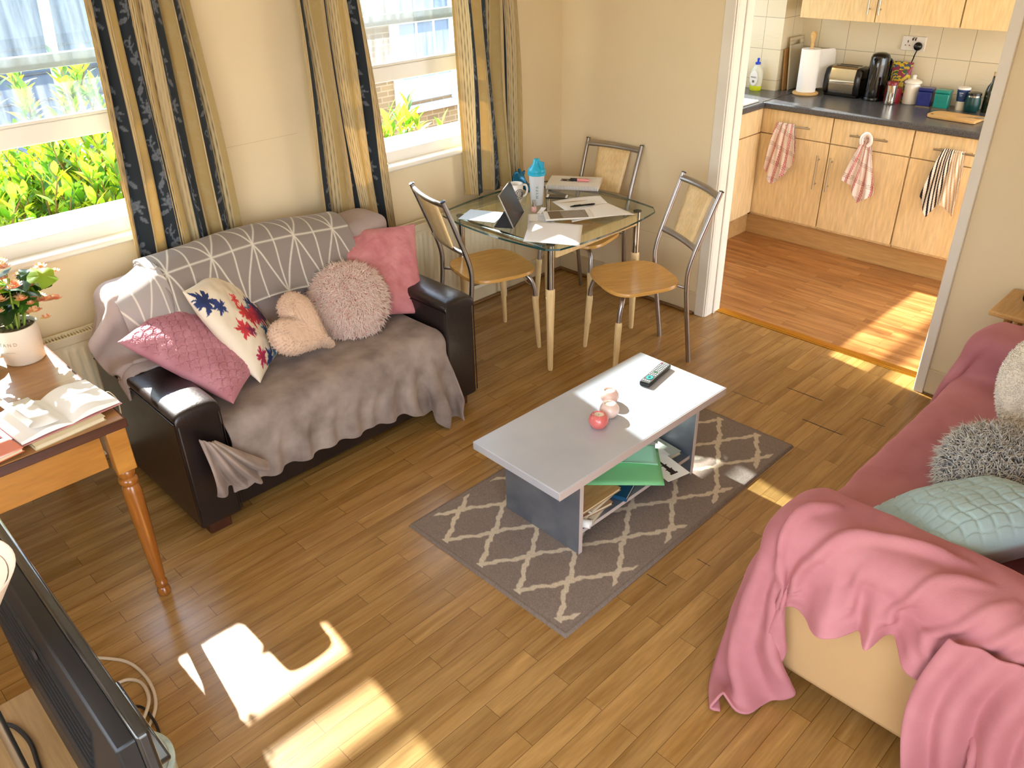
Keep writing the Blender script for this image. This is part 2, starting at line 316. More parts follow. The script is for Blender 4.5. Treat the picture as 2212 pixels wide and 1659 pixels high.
fr.box(a, .1, 1.12, b_, .2, 1.18).box(a, .1, 2.14, b_, .2, 2.2).box(a, .11, 1.64, b_, .18, 1.68)
W = struct('window_3', fr, M_frame, bevel=.004)
obj('window_pane', MB().box(a+.06, .15, 1.18, b_-.06, .153, 2.14), M_glass, W)
obj('window_sill', MB().box(a-.02, .02, 1.10, b_+.02, .1, 1.12), M_white, W, bevel=.005)
portal('portal_kitchen', .93, 1.66, 1.25, .96, .22)
# ------------------------------------------------------------------ outside
M_brick = bpy.data.materials.new('stock_brick'); M_brick.use_nodes = True; nt = M_brick.node_tree; b = nt.nodes['Principled BSDF']; b.inputs['Roughness'].default_value = .9
co = nt.nodes.new('ShaderNodeTexCoord'); sp = nt.nodes.new('ShaderNodeSeparateXYZ'); nt.links.new(co.outputs['Object'], sp.inputs[0]); cb = nt.nodes.new('ShaderNodeCombineXYZ'); nt.links.new(sp.outputs['X'], cb.inputs[0]); nt.links.new(sp.outputs['Z'], cb.inputs[1])
br = nt.nodes.new('ShaderNodeTexBrick'); br.inputs['Scale'].default_value = 1; br.inputs['Brick Width'].default_value = .17; br.inputs['Row Height'].default_value = .057; br.inputs['Mortar Size'].default_value = .006
br.inputs['Color1'].default_value = (*lin('#7c6543'), 1); br.inputs['Color2'].default_value = (*lin('#59432f'), 1); br.inputs['Mortar'].default_value = (*lin('#8f8168'), 1); nt.links.new(cb.outputs[0], br.inputs[0])
ns = nt.nodes.new('ShaderNodeTexNoise'); ns.inputs['Scale'].default_value = 3; nt.links.new(cb.outputs[0], ns.inputs[0])
nt.links.new(_mix(nt, ns.outputs[0], br.outputs['Color'], lin('#675a41')), b.inputs['Base Color'])
M_slate = mat('slate', '#3d4652', .6, var=(3, .2)); M_blue = mat('pale_blue_paint', '#8fa6c8', .4); M_pane = mat('reflecting_pane', '#62768f', .08, spec=.8)
H = thing('brick_house', 'yellow stock brick house across the yard with a white sash window', 'building', (2, 4, -3))
obj('wall', MB().box(-2.2, 0, 0, 4.5, .3, 5.6), M_brick, H)
wf = MB().box(-.25, -.04, 3.22, -.15, .02, 5.2).box(.55, -.04, 3.22, .65, .02, 5.2).box(-.15, -.03, 5.1, .55, .02, 5.2).box(-.15, -.03, 4.05, .55, .02, 4.14).box(.08, -.02, 3.5, .11, .02, 5.1).box(.32, -.02, 3.5, .35, .02, 5.1).box(-.15, -.02, 4.6, .55, .02, 4.63)
w_ = obj('window', wf, mat('house_window_white', '#c9ced6', .4), H, bevel=.004); obj('pane', MB().box(-.15, -.01, 3.5, .55, .015, 5.1), M_pane, w_)
obj('apron_panel', MB().box(-.15, -.03, 3.26, .55, .01, 3.5), M_blue, w_, bevel=.01); obj('sill', MB().box(-.3, -.1, 3.15, .7, .02, 3.22), mat('stone_sill', '#a8aebb', .7), w_, bevel=.01)
G = thing('slate_roof_outbuilding', 'grey slate roofed outbuilding with white downpipes beyond the left window', 'building', (-1.6, 4.6, -3))
rs = MB().add([(-2.6, -.2, 3.3), (1.2, -.2, 3.3), (1.2, 1.8, 5.0), (-2.6, 1.8, 5.0), (-2.6, -.2, 3.2), (1.2, -.2, 3.2), (1.2, 1.8, 4.9), (-2.6, 1.8, 4.9)], [(0, 1, 2, 3), (7, 6, 5, 4), (0, 4, 5, 1), (1, 5, 6, 2), (2, 6, 7, 3), (3, 7, 4, 0)])
for k in range(9):
    z = 3.3+k*.188; y = -.2+k*.222; rs.box(-2.6, y, z+.01, 1.2, y+.21, z+.03)
obj('roof', rs, M_slate, G); obj('wall', MB().box(-2.5, 0, 0, 1.1, 1.6, 3.3), mat('outbuilding_render', '#4c5460', .8, var=(2, .15)), G)
for k, xx in enumerate((-.9, .15, .7)): obj('downpipe', MB().tube([(xx, -.3, 2.4), (xx, -.3, 3.9+.1*k), (xx+.08, -.22, 4.5+.1*k)], .045), mat('pipe_white_%d' % k, '#e8edf4', .4), G, smooth=60)
gd = MB().box(-12, .4, -3.1, 12, 14, -3); struct('ground_outside', gd, mat('yard_concrete', '#6f6a60', .9, var=(1, .15)))
struct('wall_outside', MB().box(-9, 5.4, -3, -.3, 5.7, 1.5), mat('far_render', '#5f6a78', .9, var=(1, .1)))
# ---- foliage
M_leaf = mat('leaf', '#7fa02e', .32, spec=.6, attr=True)
nt = M_leaf.node_tree; b = nt.nodes['Principled BSDF']; o_ = [n for n in nt.nodes if n.type == 'OUTPUT_MATERIAL'][0]
tl = nt.nodes.new('ShaderNodeBsdfTranslucent'); at = nt.nodes.new('ShaderNodeAttribute'); at.attribute_name = 'Col'; g = nt.nodes.new('ShaderNodeMixRGB'); g.blend_type = 'MULTIPLY'; g.inputs[0].default_value = 1; g.inputs[2].default_value = (1.6, 1.6, .5, 1)
nt.links.new(at.outputs['Color'], g.inputs[1]); nt.links.new(g.outputs[0], tl.inputs[0]); mx = nt.nodes.new('ShaderNodeMixShader'); mx.inputs[0].default_value = .45
nt.links.new(b.outputs[0], mx.inputs[1]); nt.links.new(tl.outputs[0], mx.inputs[2]); nt.links.new(mx.outputs[0], o_.inputs[0])
M_twig = mat('twig', '#7c6238', .8)
def leaf(mb, p, d, up, L, W, col, curl=.15):
    d = Vector(d).normalized(); s_ = d.cross(Vector(up)); s_ = s_.normalized() if s_.length > 1e-3 else Vector((1, 0, 0)); n = s_.cross(d)
    p = Vector(p); vs = [p]; 
    for t, w in ((.22, .62), (.5, 1.0), (.78, .66)):
        c = p+d*L*t-n*(curl*L*t*t); vs += [c+s_*W*w*.5+n*W*.16*w, c, c-s_*W*w*.5+n*W*.16*w]
    vs.append(p+d*L-n*curl*L)
    mb.col = col
    mb.add(vs, [(0, 2, 1), (0, 3, 2), (1, 2, 5, 4), (2, 3, 6, 5), (4, 5, 8, 7), (5, 6, 9, 8), (7, 8, 10), (8, 9, 10)]); mb.col = None
def shoot(tw, lf, rng, base, d, L, nl, size, cols):
    d = Vector(d).normalized(); pts = [Vector(base)+d*L*t+Vector((rng.uniform(-1, 1), rng.uniform(-1, 1), 0))*.015*t for t in (0, .5, 1)]
    tw.tube(pts, [.005, .004, .0025], 5)
    for k in range(nl):
        t = .25+.75*k/max(nl-1, 1); p = Vector(base)+d*L*t; a = k*2.4+rng.uniform(-.3, .3); el = .25+.9*t
        q = Vector((math.cos(a)*math.cos(el), math.sin(a)*math.cos(el), math.sin(el)))
        q = (q+d*.35).normalized(); leaf(lf, p, q, (0, 0, 1), size*rng.uniform(.75, 1.2), size*.34, [c*rng.uniform(.8, 1.2) for c in rng.choice(cols)], rng.uniform(.05, .35))
LC = [lin('#8aa636'), lin('#a9bd3c'), lin('#5f8530'), lin('#bccb52'), lin('#44692c')]
def bush(name, label, fn, n, seed, size=.095, nl=8):
    rng = random.Random(seed); t = thing(name, label, 'shrub', (0, 0, 0)); tw, lf = MB(), MB()
    for _ in range(n):
        x, y, z, L = fn(rng); shoot(tw, lf, rng, (x, y, z), (rng.uniform(-.4, .4), rng.uniform(-.4, .4), 1), L, nl, size, LC)
    obj('foliage', lf, M_leaf, t, smooth=180)['kind'] = 'stuff'; obj('stem', tw, M_twig, t, smooth=180)['kind'] = 'stuff'
def f1(r):
    x = r.uniform(-3.5, -1.75); y = r.uniform(.36, 1.1); top = 1.20+.08*math.sin(x*5)+.1*(y-.4); z = r.uniform(.72, top-.10)-.05
    return x, y, z, r.uniform(.12, .2)
bush('evergreen_shrub', 'dense bright green leafy shrub outside the left window', f1, 560, 3)
def f2(r):
    k = r.choice([(-2.78, .9, 1.42), (-2.70, .8, 1.35), (-2.95, 1.0, 1.42), (-2.6, 1.0, 1.33), (-2.40, .9, 1.35), (-2.88, .85, 1.3), (-2.38, .95, 1.30), (-3.15, .6, 1.28), (-3.0, .55, 1.26)])
    return k[0]+r.uniform(-.06, .06), k[1]+r.uniform(-.05, .05), k[2]+r.uniform(-.16, .04), r.uniform(.08, .14)
bush('evergreen_sprigs', 'tall sunlit shrub sprigs rising above the dense shrub, left window', f2, 46, 5, .085, 7)
def f3(r):
    k = r.choice([(-.68, .62, .90, 1), (-.70, .6, .86, 1), (-.93, .5, .90, 0), (-.36, .62, .80, 0), (-.78, .55, .86, 1)])
    return k[0]+r.uniform(-.05, .05), k[1]+r.uniform(-.04, .04), k[2]+r.uniform(-.08, .03), r.uniform(.08, .16)
bush('window_box_plant', 'yellow-green broad leaved plant outside the right window', f3, 13, 8, .12, 6)
obj('planter', MB().box(-1.08, .262, .60, -.2, .78, .80), mat('planter_terracotta', '#8c5a3c', .8), bpy.data.objects['window_box_plant'], bevel=.01)
# a tree crown up in the sun's path breaks up the light over the kitchen and desk
def f4(r):
    a = r.uniform(0, 6.28); q = r.uniform(0, .5); return .95+q*math.cos(a), 1.7+q*math.sin(a)*.6, 2.35+r.uniform(-.35, .3), r.uniform(.1, .2)
bush('kitchen_window_tree', 'leafy tree top outside the kitchen window', f4, 16, 11, .1, 8)
# ------------------------------------------------------------------ kitchen furniture
M_beech = wood('maple_laminate', '#f0d4a2', '#e8c78f', .42, 'z', scale=.8, ring=9)
M_dark = mat('dark_gap', '#2a1b12', .8)
M_steel = mat('brushed_steel', '#b9b2a4', .28, metal=1)
M_top = mat('speckled_black_worktop', '#26282b', .25, var=(420, '#6f6f72'), spec=.5, bump=(300, .12, .0015))
M_plinth = wood('plinth_laminate', '#c79f66', '#b88d54', .5, 'y', scale=.7)
def bar_handle(parent, p0, p1, out, name='handle'):
    p0, p1, out = Vector(p0), Vector(p1), Vector(out); d = (p1-p0).normalized()
    mb = MB().cyl(p0, p1, .006, seg=12)
    for t in (.14, .86):
        q = p0.lerp(p1, t); mb.cyl(q, q-out, .0045, seg=8)
    return obj(name, mb, M_steel, parent, smooth=40)
FX = 1.364; units = [(-.571, -1.074, 'R'), (-1.078, -1.578, 'L'), (-1.584, -2.084, 'R'), (-2.088, -2.6, 'L')]
lab = ['pale wood base unit in the corner, red checked towel on its drawer handle', 'middle pale wood base unit, knotted red towel on its drawer handle', 'pale wood base unit with black striped towel, by the door frame', 'last pale wood base unit, mostly behind the right door frame']
for i, (y1, y0, hs) in enumerate(units):
    t = thing('base_cabinet', lab[i], 'cabinet', (FX, (y0+y1)/2, 0), group='base units along the right wall'); w = (y1-y0)/2
    obj('body', MB().box(.02, -w, .15, .56, w, .885), M_beech, t)
    d = obj('drawer', MB().box(0, -w+.002, .725, .018, w-.002, .88), M_beech, t, bevel=.0015)
    bar_handle(d, (-.035, -.118, .80), (-.035, .118, .80), (-.035, 0, 0))
    d = obj('door', MB().box(0, -w+.002, .168, .018, w-.002, .718), M_beech, t, bevel=.0015)
    yy = -w+.05 if hs == 'R' else w-.035
    bar_handle(d, (-.035, yy, .425), (-.035, yy, .645), (-.035, 0, 0))
t = thing('sink_base_cabinet', 'pale wood base unit under the sink, left of the dark corner gap', 'cabinet', (.9, -.585, 0))
obj('body', MB().box(-.76, .02, .15, .455, .6, .885), M_beech, t)
for k in range(2):
    x1 = .452-k*.6; x0 = x1-.596
    obj('drawer', MB().box(x0, 0, .725, x1, .018, .88), M_beech, t, bevel=.0015); obj('door', MB().box(x0, 0, .168, x1, .018, .718), M_beech, t, bevel=.0015)
tag(obj('corner_gap_strip', MB().box(1.362, -.569, .15, 1.383, -.55, .885), M_dark), 'narrow dark strip standing for the shaded gap between the two runs of base units', 'dark strip')  # dark strip stands in for the shade in the corner gap
tag(obj('plinth', MB().box(1.4145, -2.6, 0, 1.432, -.535, .149).box(.14, -.535, 0, 1.4145, -.517, .149), M_plinth, bevel=.001), 'wooden kickboard plinth running beneath the base units', 'plinth')
# worktops
def worktop(name, x0, y0, x1, y1, label, front):
    mb = MB().box(x0, y0, .887, x1, y1, .925) if front == 'x' else MB().prism([(x0, -.606), (1.333, -.606), (1.333, -.587), (x1, -.587), (x1, y1), (x0, y1)], .887, .925); return tag(obj(name, mb, M_top, bevel=.009, segs=4), label, 'worktop')
worktop('worktop', 1.335, -2.6, 1.978, -.588, 'long speckled black worktop carrying the toaster and kettle', 'x')
worktop('worktop', .14, -.606, 1.978, .058, 'speckled black worktop around the sink, left of the metal joint strip', 'y')
tag(obj('joint_strip', MB().box(1.34, -.592, .925, 1.82, -.584, .9275), M_steel), 'thin silver joint strip between the two worktops', 'strip')
t = thing('sink', 'white enamel edged sink glimpsed beside the left door jamb', 'sink', (1.05, -.3, .925))
sk = MB(); sk.box(-.45, -.27, 0, .26, -.22, .012).box(-.45, .2, 0, .26, .25, .012).box(-.45, -.22, 0, -.4, .2, .012).box(.2, -.22, 0, .26, .2, .012)
obj('rim', sk, mat('enamel_white', '#f1efe8', .15), t, bevel=.004); obj('bowl', MB().box(-.4, -.22, 0, .2, .2, .004), M_steel, t)
# wall cupboards
cups = [(-.60, -1.094, 'wall cupboard at the left, above the paper towel roll'), (-1.097, -1.594, 'wall cupboard in the middle, above the socket'), (-1.60, -2.1, 'wall cupboard at the right, by the door frame')]
for i, (y1, y0, lb) in enumerate(cups):
    t = thing('wall_cupboard', 'pale wood '+lb, 'cabinet', (1.644, (y0+y1)/2, 1.41), group='wall cupboards above the worktop'); w = (y1-y0)/2
    obj('body', MB().box(.018, -w, .004, .334, w, .72), M_beech, t)
    d = obj('door', MB().box(0, -w+.0015, 0, .017, w-.0015, .72), M_beech, t, bevel=.0015)
    yy = -w+.04 if i == 0 else w-.025
    if i < 2: bar_handle(d, (-.03, yy, .045), (-.03, yy, .26), (-.03, 0, 0))
# socket
t = thing('wall_socket', 'white double wall socket marked 77 with one black plug', 'socket', (1.98, -1.235, 1.265))
obj('plate', MB().box(-.012, -.0745, -.043, 0, .0745, .043), mat('socket_plastic', '#ece6da', .3), t, bevel=.003)
hm = MB(); 
for yy in (.035,):
    hm.box(-.0135, yy-.0025, .004, -.011, yy+.0025, .018).box(-.0135, yy+.009, -.014, -.011, yy+.016, -.009).box(-.0135, yy-.016, -.014, -.011, yy-.009, -.009)
obj('pin_holes', hm, M_dark, t)
sw = MB().box(-.0145, .004, .018, -.011, .011, .032).box(-.0145, -.013, .018, -.011, -.006, .032); obj('switch', sw, M_dark, t)
tx = text_mb('77', .03, .0003); obj('lettering', tx, M_dark, t, (-.0135, -.004, .026), (PI/2, 0, -PI/2))
M_blackpl = mat('black_plastic', '#0b0b0c', .22, spec=.5)
t2 = thing('black_plug', 'black plug in the white double wall socket', 'plug', (1.966, -1.272, 1.253))
obj('plug_body', MB().lathe([(.014, 0), (.024, .003), (.026, .012), (.022, .026), (.012, .032)], 20), M_blackpl, t2, rot=(0, -PI/2, 0), smooth=60)
obj('flex', MB().tube(smooth_path([(-.012, .0, -.02), (-.014, .008, -.05), (-.012, .016, -.085), (-.02, .03, -.14), (-.03, .05, -.2), (-.04, .08, -.26), (-.04, .1, -.31)]), .004, 8), M_blackpl, t2, smooth=60)
# ---- things on the worktop
WZ = .925
M_paper = mat('paper_towel', '#f7f3ea', .9, bump=(120, .15, .002)); M_bam = wood('bamboo', '#e0b878', '#cf9f5a', .45, 'y')
t = thing('paper_towel_holder', 'round wooden kitchen roll holder with a white roll and a loose sheet', 'kitchen roll', (1.735, -.672, WZ), group=None)
obj('base', MB().lathe([(.0, 0), (.078, 0), (.085, .006), (.085, .013), (.078, .018), (0, .018)], 40), M_bam, t, smooth=40)
obj('pole', MB().lathe([(.011, .018), (.011, .30), (.009, .33), (.012, .34), (.019, .365), (.02, .38), (.012, .397), (0, .40)], 20), M_bam, t, smooth=60)
obj('paper_roll', MB().lathe([(.02, .02), (.062, .02), (.063, .024), (.063, .286), (.061, .29), (.02, .29), (.02, .02)], 48, cap=False), M_paper, t, smooth=35)
sh = np.array([[(.063*math.cos(a)+r*(1.0), .063*math.sin(a)+r*yy, z) for z in (.285, .2, .1, .03)] for a, r, yy in [(-.9, 0, 0), (-.5, .004, -.2), (-.2, .02, -.7), (-.1, .05, -.8), (0, .09, -.75), (0, .13, -.66)]])
sh[:, 3, 1] -= np.linspace(0, .035, 6); sh[:, 2, 1] -= np.linspace(0, .02, 6); obj('loose_sheet', MB().grid(sh), M_paper, t, smooth=180, sub=2, solid=.001)
# toaster
t = thing('toaster', 'polished steel and black two slot toaster', 'toaster', (1.872, -.888, WZ)); t.scale = (1, .88, 1)
M_chrome = mat('polished_steel', '#cfc8ba', .08, metal=1)
def rprism(x0, x1, prof): pass
pr = [(-.075, .02), (-.085, .05), (-.083, .13), (-.07, .175), (-.055, .186), (.055, .186), (.07, .175), (.083, .13), (.085, .05), (.075, .02)]
P = np.array([[(x, y, z) for x, z in pr] for y in (-.105, .105)]); b_ = MB().grid(P, wrap=True).add([tuple(q) for q in P[0]], [tuple(range(10))]).add([tuple(q) for q in P[1]], [tuple(range(9, -1, -1))])
obj('body', b_, M_chrome, t, bevel=.006)
pe = [(x*1.06, z*1.0-.004 if z > .1 else z-.006) for x, z in pr]
for s_, nm in ((1, 1), (-1, 2)):
    P = np.array([[(x*k, s_*y, .1+(z-.1)*k) for x, z in pe] for y, k in ((.1, 1.02), (.125, 1.02), (.142, .9))]); e_ = MB().grid(P, wrap=True).add([tuple(q) for q in P[0]], [tuple(range(10))]).add([tuple(q) for q in P[2]], [tuple(range(10))])
    obj('end_cap', e_, M_blackpl, t, bevel=.005)
obj('foot_base', MB().box(-.078, -.13, 0, .078, .13, .03), M_blackpl, t, bevel=.006)
for xx in (-.028, .028): obj('slot', MB().box(xx-.013, -.085, .1855, xx+.013, .085, .1875), M_dark, t)
obj('slot_rim', MB().box(-.05, -.095, .184, .05, .095, .1865), M_steel, t, bevel=.001); obj('lever', MB().box(-.012, -.165, .10, .012, -.14, .118), M_blackpl, t, bevel=.003)
# kettle / coffee maker
t = thing('electric_kettle', 'tall glossy black electric kettle, between the toaster and the yellow bag', 'kettle', (1.85, -1.095, WZ))
obj('body', MB().lathe([(0, .0), (.07, 0), (.074, .01), (.074, .06), (.07, .2), (.067, .262), (.058, .28), (.03, .290), (0, .292)], 40, sy=.85), mat('kettle_black', '#070708', .08, coat=.5), t, smooth=50)
obj('handle', MB().tube(smooth_path([(.06, -.01, .24), (.10, -.03, .23), (.105, -.035, .17), (.095, -.03, .09), (.062, -.01, .07)]), .011, 12), M_blackpl, t, smooth=60)
obj('base_plate', MB().lathe([(0, 0), (.078, 0), (.08, .008), (.076, .02), (0, .02)], 36, sy=.9), M_blackpl, t, smooth=40)
obj('spout', MB().add([(-.06, .02, .25), (-.085, .0, .268), (-.06, -.02, .25), (-.06, .0, .2)], [(0, 1, 2), (0, 3, 1), (1, 3, 2)]), M_blackpl, t)
# patterned bag, red canister, tin
M_bag = bpy.data.materials.new('printed_fruit_bag'); M_bag.use_nodes = True; nt = M_bag.node_tree; b = nt.nodes['Principled BSDF']; b.inputs['Roughness'].default_value = .35
co = nt.nodes.new('ShaderNodeTexCoord'); vo = nt.nodes.new('ShaderNodeTexVoronoi'); vo.inputs['Scale'].default_value = 38; nt.links.new(co.outputs['Object'], vo.inputs[0])
cr = nt.nodes.new('ShaderNodeValToRGB'); cr.color_ramp.interpolation = 'CONSTANT'; e = cr.color_ramp.elements; e[0].color = (*lin('#d8bc2e'), 1); e[1].position = .8; e[1].color = (*lin('#8c2f4a'), 1)
for p, c in ((.3, '#3d5f3a'), (.42, '#cdb233'), (.55, '#39566f'), (.68, '#d8bc2e')): q = e.new(p); q.color = (*lin(c), 1)
sc_ = nt.nodes.new('ShaderNodeSeparateColor'); nt.links.new(vo.outputs['Color'], sc_.inputs[0]); wv = nt.nodes.new('ShaderNodeTexWave'); wv.inputs['Scale'].default_value = 30; wv.inputs['Distortion'].default_value = 6; nt.links.new(co.outputs['Object'], wv.inputs[0])
ad = nt.nodes.new('ShaderNodeMath'); ad.operation = 'MULTIPLY_ADD'; ad.inputs[1].default_value = .18; nt.links.new(wv.outputs['Fac'], ad.inputs[0]); nt.links.new(sc_.outputs[0], ad.inputs[2]); nt.links.new(ad.outputs[0], cr.inputs[0]); nt.links.new(cr.outputs[0], b.inputs['Base Color'])
P = np.array([[(.05*a*(1-k)+.0+.006*math.sin(y*60+z*40)*(k), y*1.15*(1+.28*k), z) for (a, y) in [(-1, -.05), (-1, 0), (-1, .05), (1, .05), (1, 0), (1, -.05)]] for z, k in ((0, 0), (.05, .05), (.12, .25), (.18, .6), (.225, .93), (.235, .97))])
b_ = MB().grid(P, wrap=True).add([tuple(q) for q in P[0]], [(5, 4, 3, 2, 1, 0)]); tag(obj('patterned_bag', b_, M_bag, loc=(1.925, -1.213, WZ), smooth=60, sub=2), 'yellow bag printed with fruit and leaves, behind the silver tin', 'bag')
M_red = mat('dark_red', '#7c1420', .3); t = thing('red_canister', 'dark red canister behind the silver tin, below the yellow bag', 'canister', (1.822, -1.228, WZ))
obj('body', MB().lathe([(0, 0), (.048, 0), (.05, .004), (.05, .095), (0, .098)], 28), M_red, t, smooth=40)
t = thing('silver_tin', 'slim silver tin with a red lid', 'tin', (1.765, -1.238, WZ))
obj('body', MB().lathe([(0, 0), (.031, 0), (.033, .004), (.033, .02), (.031, .022), (.031, .118), (0, .12)], 28), M_chrome, t, smooth=40); obj('lid', MB().lathe([(.0, .118), (.034, .118), (.034, .135), (.03, .14), (0, .14)], 28), M_red, t, smooth=40)
t = thing('storage_jar', 'cream ceramic jar with knobbed lid', 'jar', (1.865, -1.325, WZ)); M_cer = mat('cream_ceramic', '#ece3cf', .2, coat=.3)
obj('body', MB().lathe([(0, 0), (.042, 0), (.046, .004), (.046, .11), (.042, .125), (0, .126)], 32), M_cer, t, smooth=50); obj('lid', MB().lathe([(.051, .125), (.053, .131), (.05, .138), (.03, .148), (.013, .152), (.011, .16), (.014, .168), (.01, .175), (0, .176)], 32), M_cer, t, smooth=60)
def caddy(name, lb, x, y, c, rz):
    t = thing(name, lb, 'tin', (x, y, WZ), rz); m = mat('tin_'+c[1:], c, .3, coat=.2)
    obj('body', MB().box(-.04, -.042, .004, .04, .042, .09), m, t, bevel=.006); obj('base_rim', MB().box(-.041, -.043, 0, .041, .043, .006), M_chrome, t)
    obj('lid', MB().box(-.042, -.044, .09, .042, .044, .112), m, t, bevel=.008, segs=3); obj('label_panel', MB().box(-.0425, -.02, .045, -.04, .02, .07).box(-.043, -.016, .049, -.042, .016, .066), m, t, bevel=.001)
caddy('storage_tin', 'square navy blue storage tin', 1.85, -1.425, '#16246e', .12); caddy('storage_tin', 'square teal storage tin', 1.845, -1.53, '#0f8376', .1)
t = thing('travel_cup', 'blue travel cup with white rim and cream foot, beside the teal tin', 'cup', (1.875, -1.632, WZ))
obj('body', MB().lathe([(0, .05), (.031, .05), (.036, .118), (.036, .122)], 28), mat('cup_blue', '#26406e', .4), t, smooth=50); obj('foot', MB().lathe([(0, 0), (.029, 0), (.03, .045), (.032, .052), (0, .052)], 28), M_cer, t, smooth=50); obj('rim', MB().lathe([(.0, .121), (.037, .121), (.038, .128), (.035, .133), (.0, .131)], 28), mat('rim_white', '#efeae0', .3), t, smooth=50)
obj('printed_lines', MB().box(-.0362, -.012, .100, -.033, .012, .105).box(-.0352, -.008, .090, -.032, .009, .093).box(-.0345, -.006, .083, -.031, .006, .085), mat('pale_ink', '#b9bfcb', .5), t)
t = thing('green_tumbler', 'dark green tumbler with silver band, left of the bottle', 'tumbler', (1.85, -1.705, WZ))
obj('body', MB().lathe([(0, 0), (.03, 0), (.042, .012), (.045, .05), (.04, .088), (0, .09)], 32), mat('tumbler_green', '#0e3b38', .3), t, smooth=60); obj('band', MB().lathe([(.0, .089), (.039, .089), (.039, .098), (0, .1)], 32), M_chrome, t, smooth=40); obj('lid', MB().lathe([(0, .099), (.041, .099), (.04, .112), (.03, .115), (0, .113)], 32), M_blackpl, t, smooth=50)
t = thing('olive_oil_bottle', 'dark green glass bottle with a pale cork stopper', 'bottle', (1.90, -1.782, WZ))
obj('glass', MB().lathe([(0, 0), (.034, 0), (.036, .005), (.036, .12), (.03, .15), (.015, .175), (.013, .21), (0, .212)], 32), mat('bottle_green', '#1c2410', .08, coat=.6), t, smooth=60); obj('cork', MB().lathe([(0, .211), (.013, .211), (.0135, .232), (0, .234)], 20), mat('cork', '#d9b183', .7), t, smooth=50)
t = thing('cutting_board', 'small light wooden chopping board lying on the worktop', 'chopping board', (1.605, -1.70, WZ), -.06)
bd = [(-.075+.02*(1-math.cos(a)) if 0 else x, y) for x, y, a in [(-.085, .10, 0), (-.07, .13, 0), (-.04, .145, 0), (.04, .145, 0), (.07, .13, 0), (.085, .10, 0), (.088, -.13, 0), (.08, -.15, 0), (-.08, -.15, 0), (-.088, -.13, 0)]]
obj('board', MB().prism(bd, .001, .017), M_bam, t, bevel=.004); obj('hole', MB().lathe([(0, .0172), (.009, .0172), (.009, .0178), (0, .0178)], 16, c=(-.045, .115)), M_dark, t)
t = thing('kitchen_knife', 'thin steel knife resting on the chopping board', 'knife', (1.60, -1.80, WZ+.019), .25); obj('blade', MB().prism([(-.008, .085), (.006, -.02), (-.006, -.02)], 0, .002), M_chrome, t); obj('handle', MB().box(-.007, -.10, -.001, .007, -.02, .008), M_steel, t, bevel=.003)
# boards leaning on the pillar, blue bottle, washing-up liquid
for nm, lb, m, dx, wd_, hh, slot in (('cutting_board', 'wide cream plastic chopping board with handle slot leaning on the tiled pillar', mat('cream_plastic', '#cdbf9f', .45), .055, .22, .34, 1), ('cutting_board', 'thin brown wooden board leaning behind the cream plastic board', wood('brown_board', '#b98c54', '#a07238', .5, 'z'), .0, .2, .27, 0)):
    pass
t = thing('cutting_board', 'wide cream plastic chopping board with handle slot leaning on the tiled pillar', 'chopping board', (1.87, -.513, WZ), rot=(math.radians(-4.5), 0, 0))
sl = MB(); 
sl.box(-.09, -.006, 0, .09, .006, .292).box(-.09, -.006, .292, -.045, .006, .318).box(.045, -.006, .292, .09, .006, .318).box(-.09, -.006, .318, .09, .006, .34); obj('board', sl, mat('cream_plastic', '#cdbf9f', .45), t, bevel=.004)
t = thing('cutting_board', 'thin brown wooden board behind the cream plastic board', 'chopping board', (1.84, -.491, WZ), rot=(math.radians(-4.5), 0, 0)); obj('board', MB().box(-.09, -.006, 0, .09, .006, .27), wood('brown_board', '#b98c54', '#a07238', .5, 'z'), t, bevel=.004)
t = thing('blue_spray_bottle', 'dark blue bottle half hidden behind the kitchen roll', 'bottle', (1.86, -.585, WZ))
obj('body', MB().lathe([(0, 0), (.036, 0), (.038, .01), (.038, .11), (.03, .16), (.019, .2), (.017, .235), (0, .235)], 28), mat('bottle_blue', '#12356e', .25), t, smooth=60); obj('cap', MB().lathe([(0, .235), (.021, .235), (.021, .268), (.018, .272), (0, .272)], 24), mat('cap_navy', '#0e1f4a', .3), t, smooth=40)
t = thing('washing_up_bottle', 'clear washing-up liquid bottle with blue cap and a little yellow liquid', 'bottle', (1.655, -.335, WZ))
obj('bottle_body', MB().lathe([(0, .03), (.033, .03), (.036, .08), (.034, .12), (.024, .15), (.015, .17), (0, .172)], 28, sy=1.25), mat('clear_plastic', '#e9e6d2', .15, alpha=.75), t, smooth=60); obj('liquid', MB().lathe([(0, 0), (.031, 0), (.034, .006), (.034, .031), (0, .031)], 28, sy=1.25), mat('yellow_liquid', '#d6dd2a', .15), t, smooth=50)
obj('cap', MB().lathe([(0, .17), (.018, .17), (.018, .184), (.008, .188), (.007, .2), (.010, .204), (.006, .212), (0, .213)], 20), mat('cap_blue', '#1740c4', .3), t, smooth=50)
lb_ = MB().lathe([(0, 0), (1, 0), (1, .001), (0, .001)], 32); ll = obj('label', lb_, mat('label_white', '#f1efe6', .4), t, (-.038, 0, .085), (0, -PI/2, 0)); ll.scale = (.05, .03, 1)
obj('lettering', text_mb('MAGIC', .014, .0003), M_dark, t, (-.0398, 0, .09), (PI/2, 0, -PI/2)); obj('barcode', MB().box(-.0398, -.008, .055, -.0392, -.005, .07).box(-.0398, -.003, .055, -.0392, 0, .07).box(-.0398, .002, .055, -.0392, .007, .07), M_dark, t)
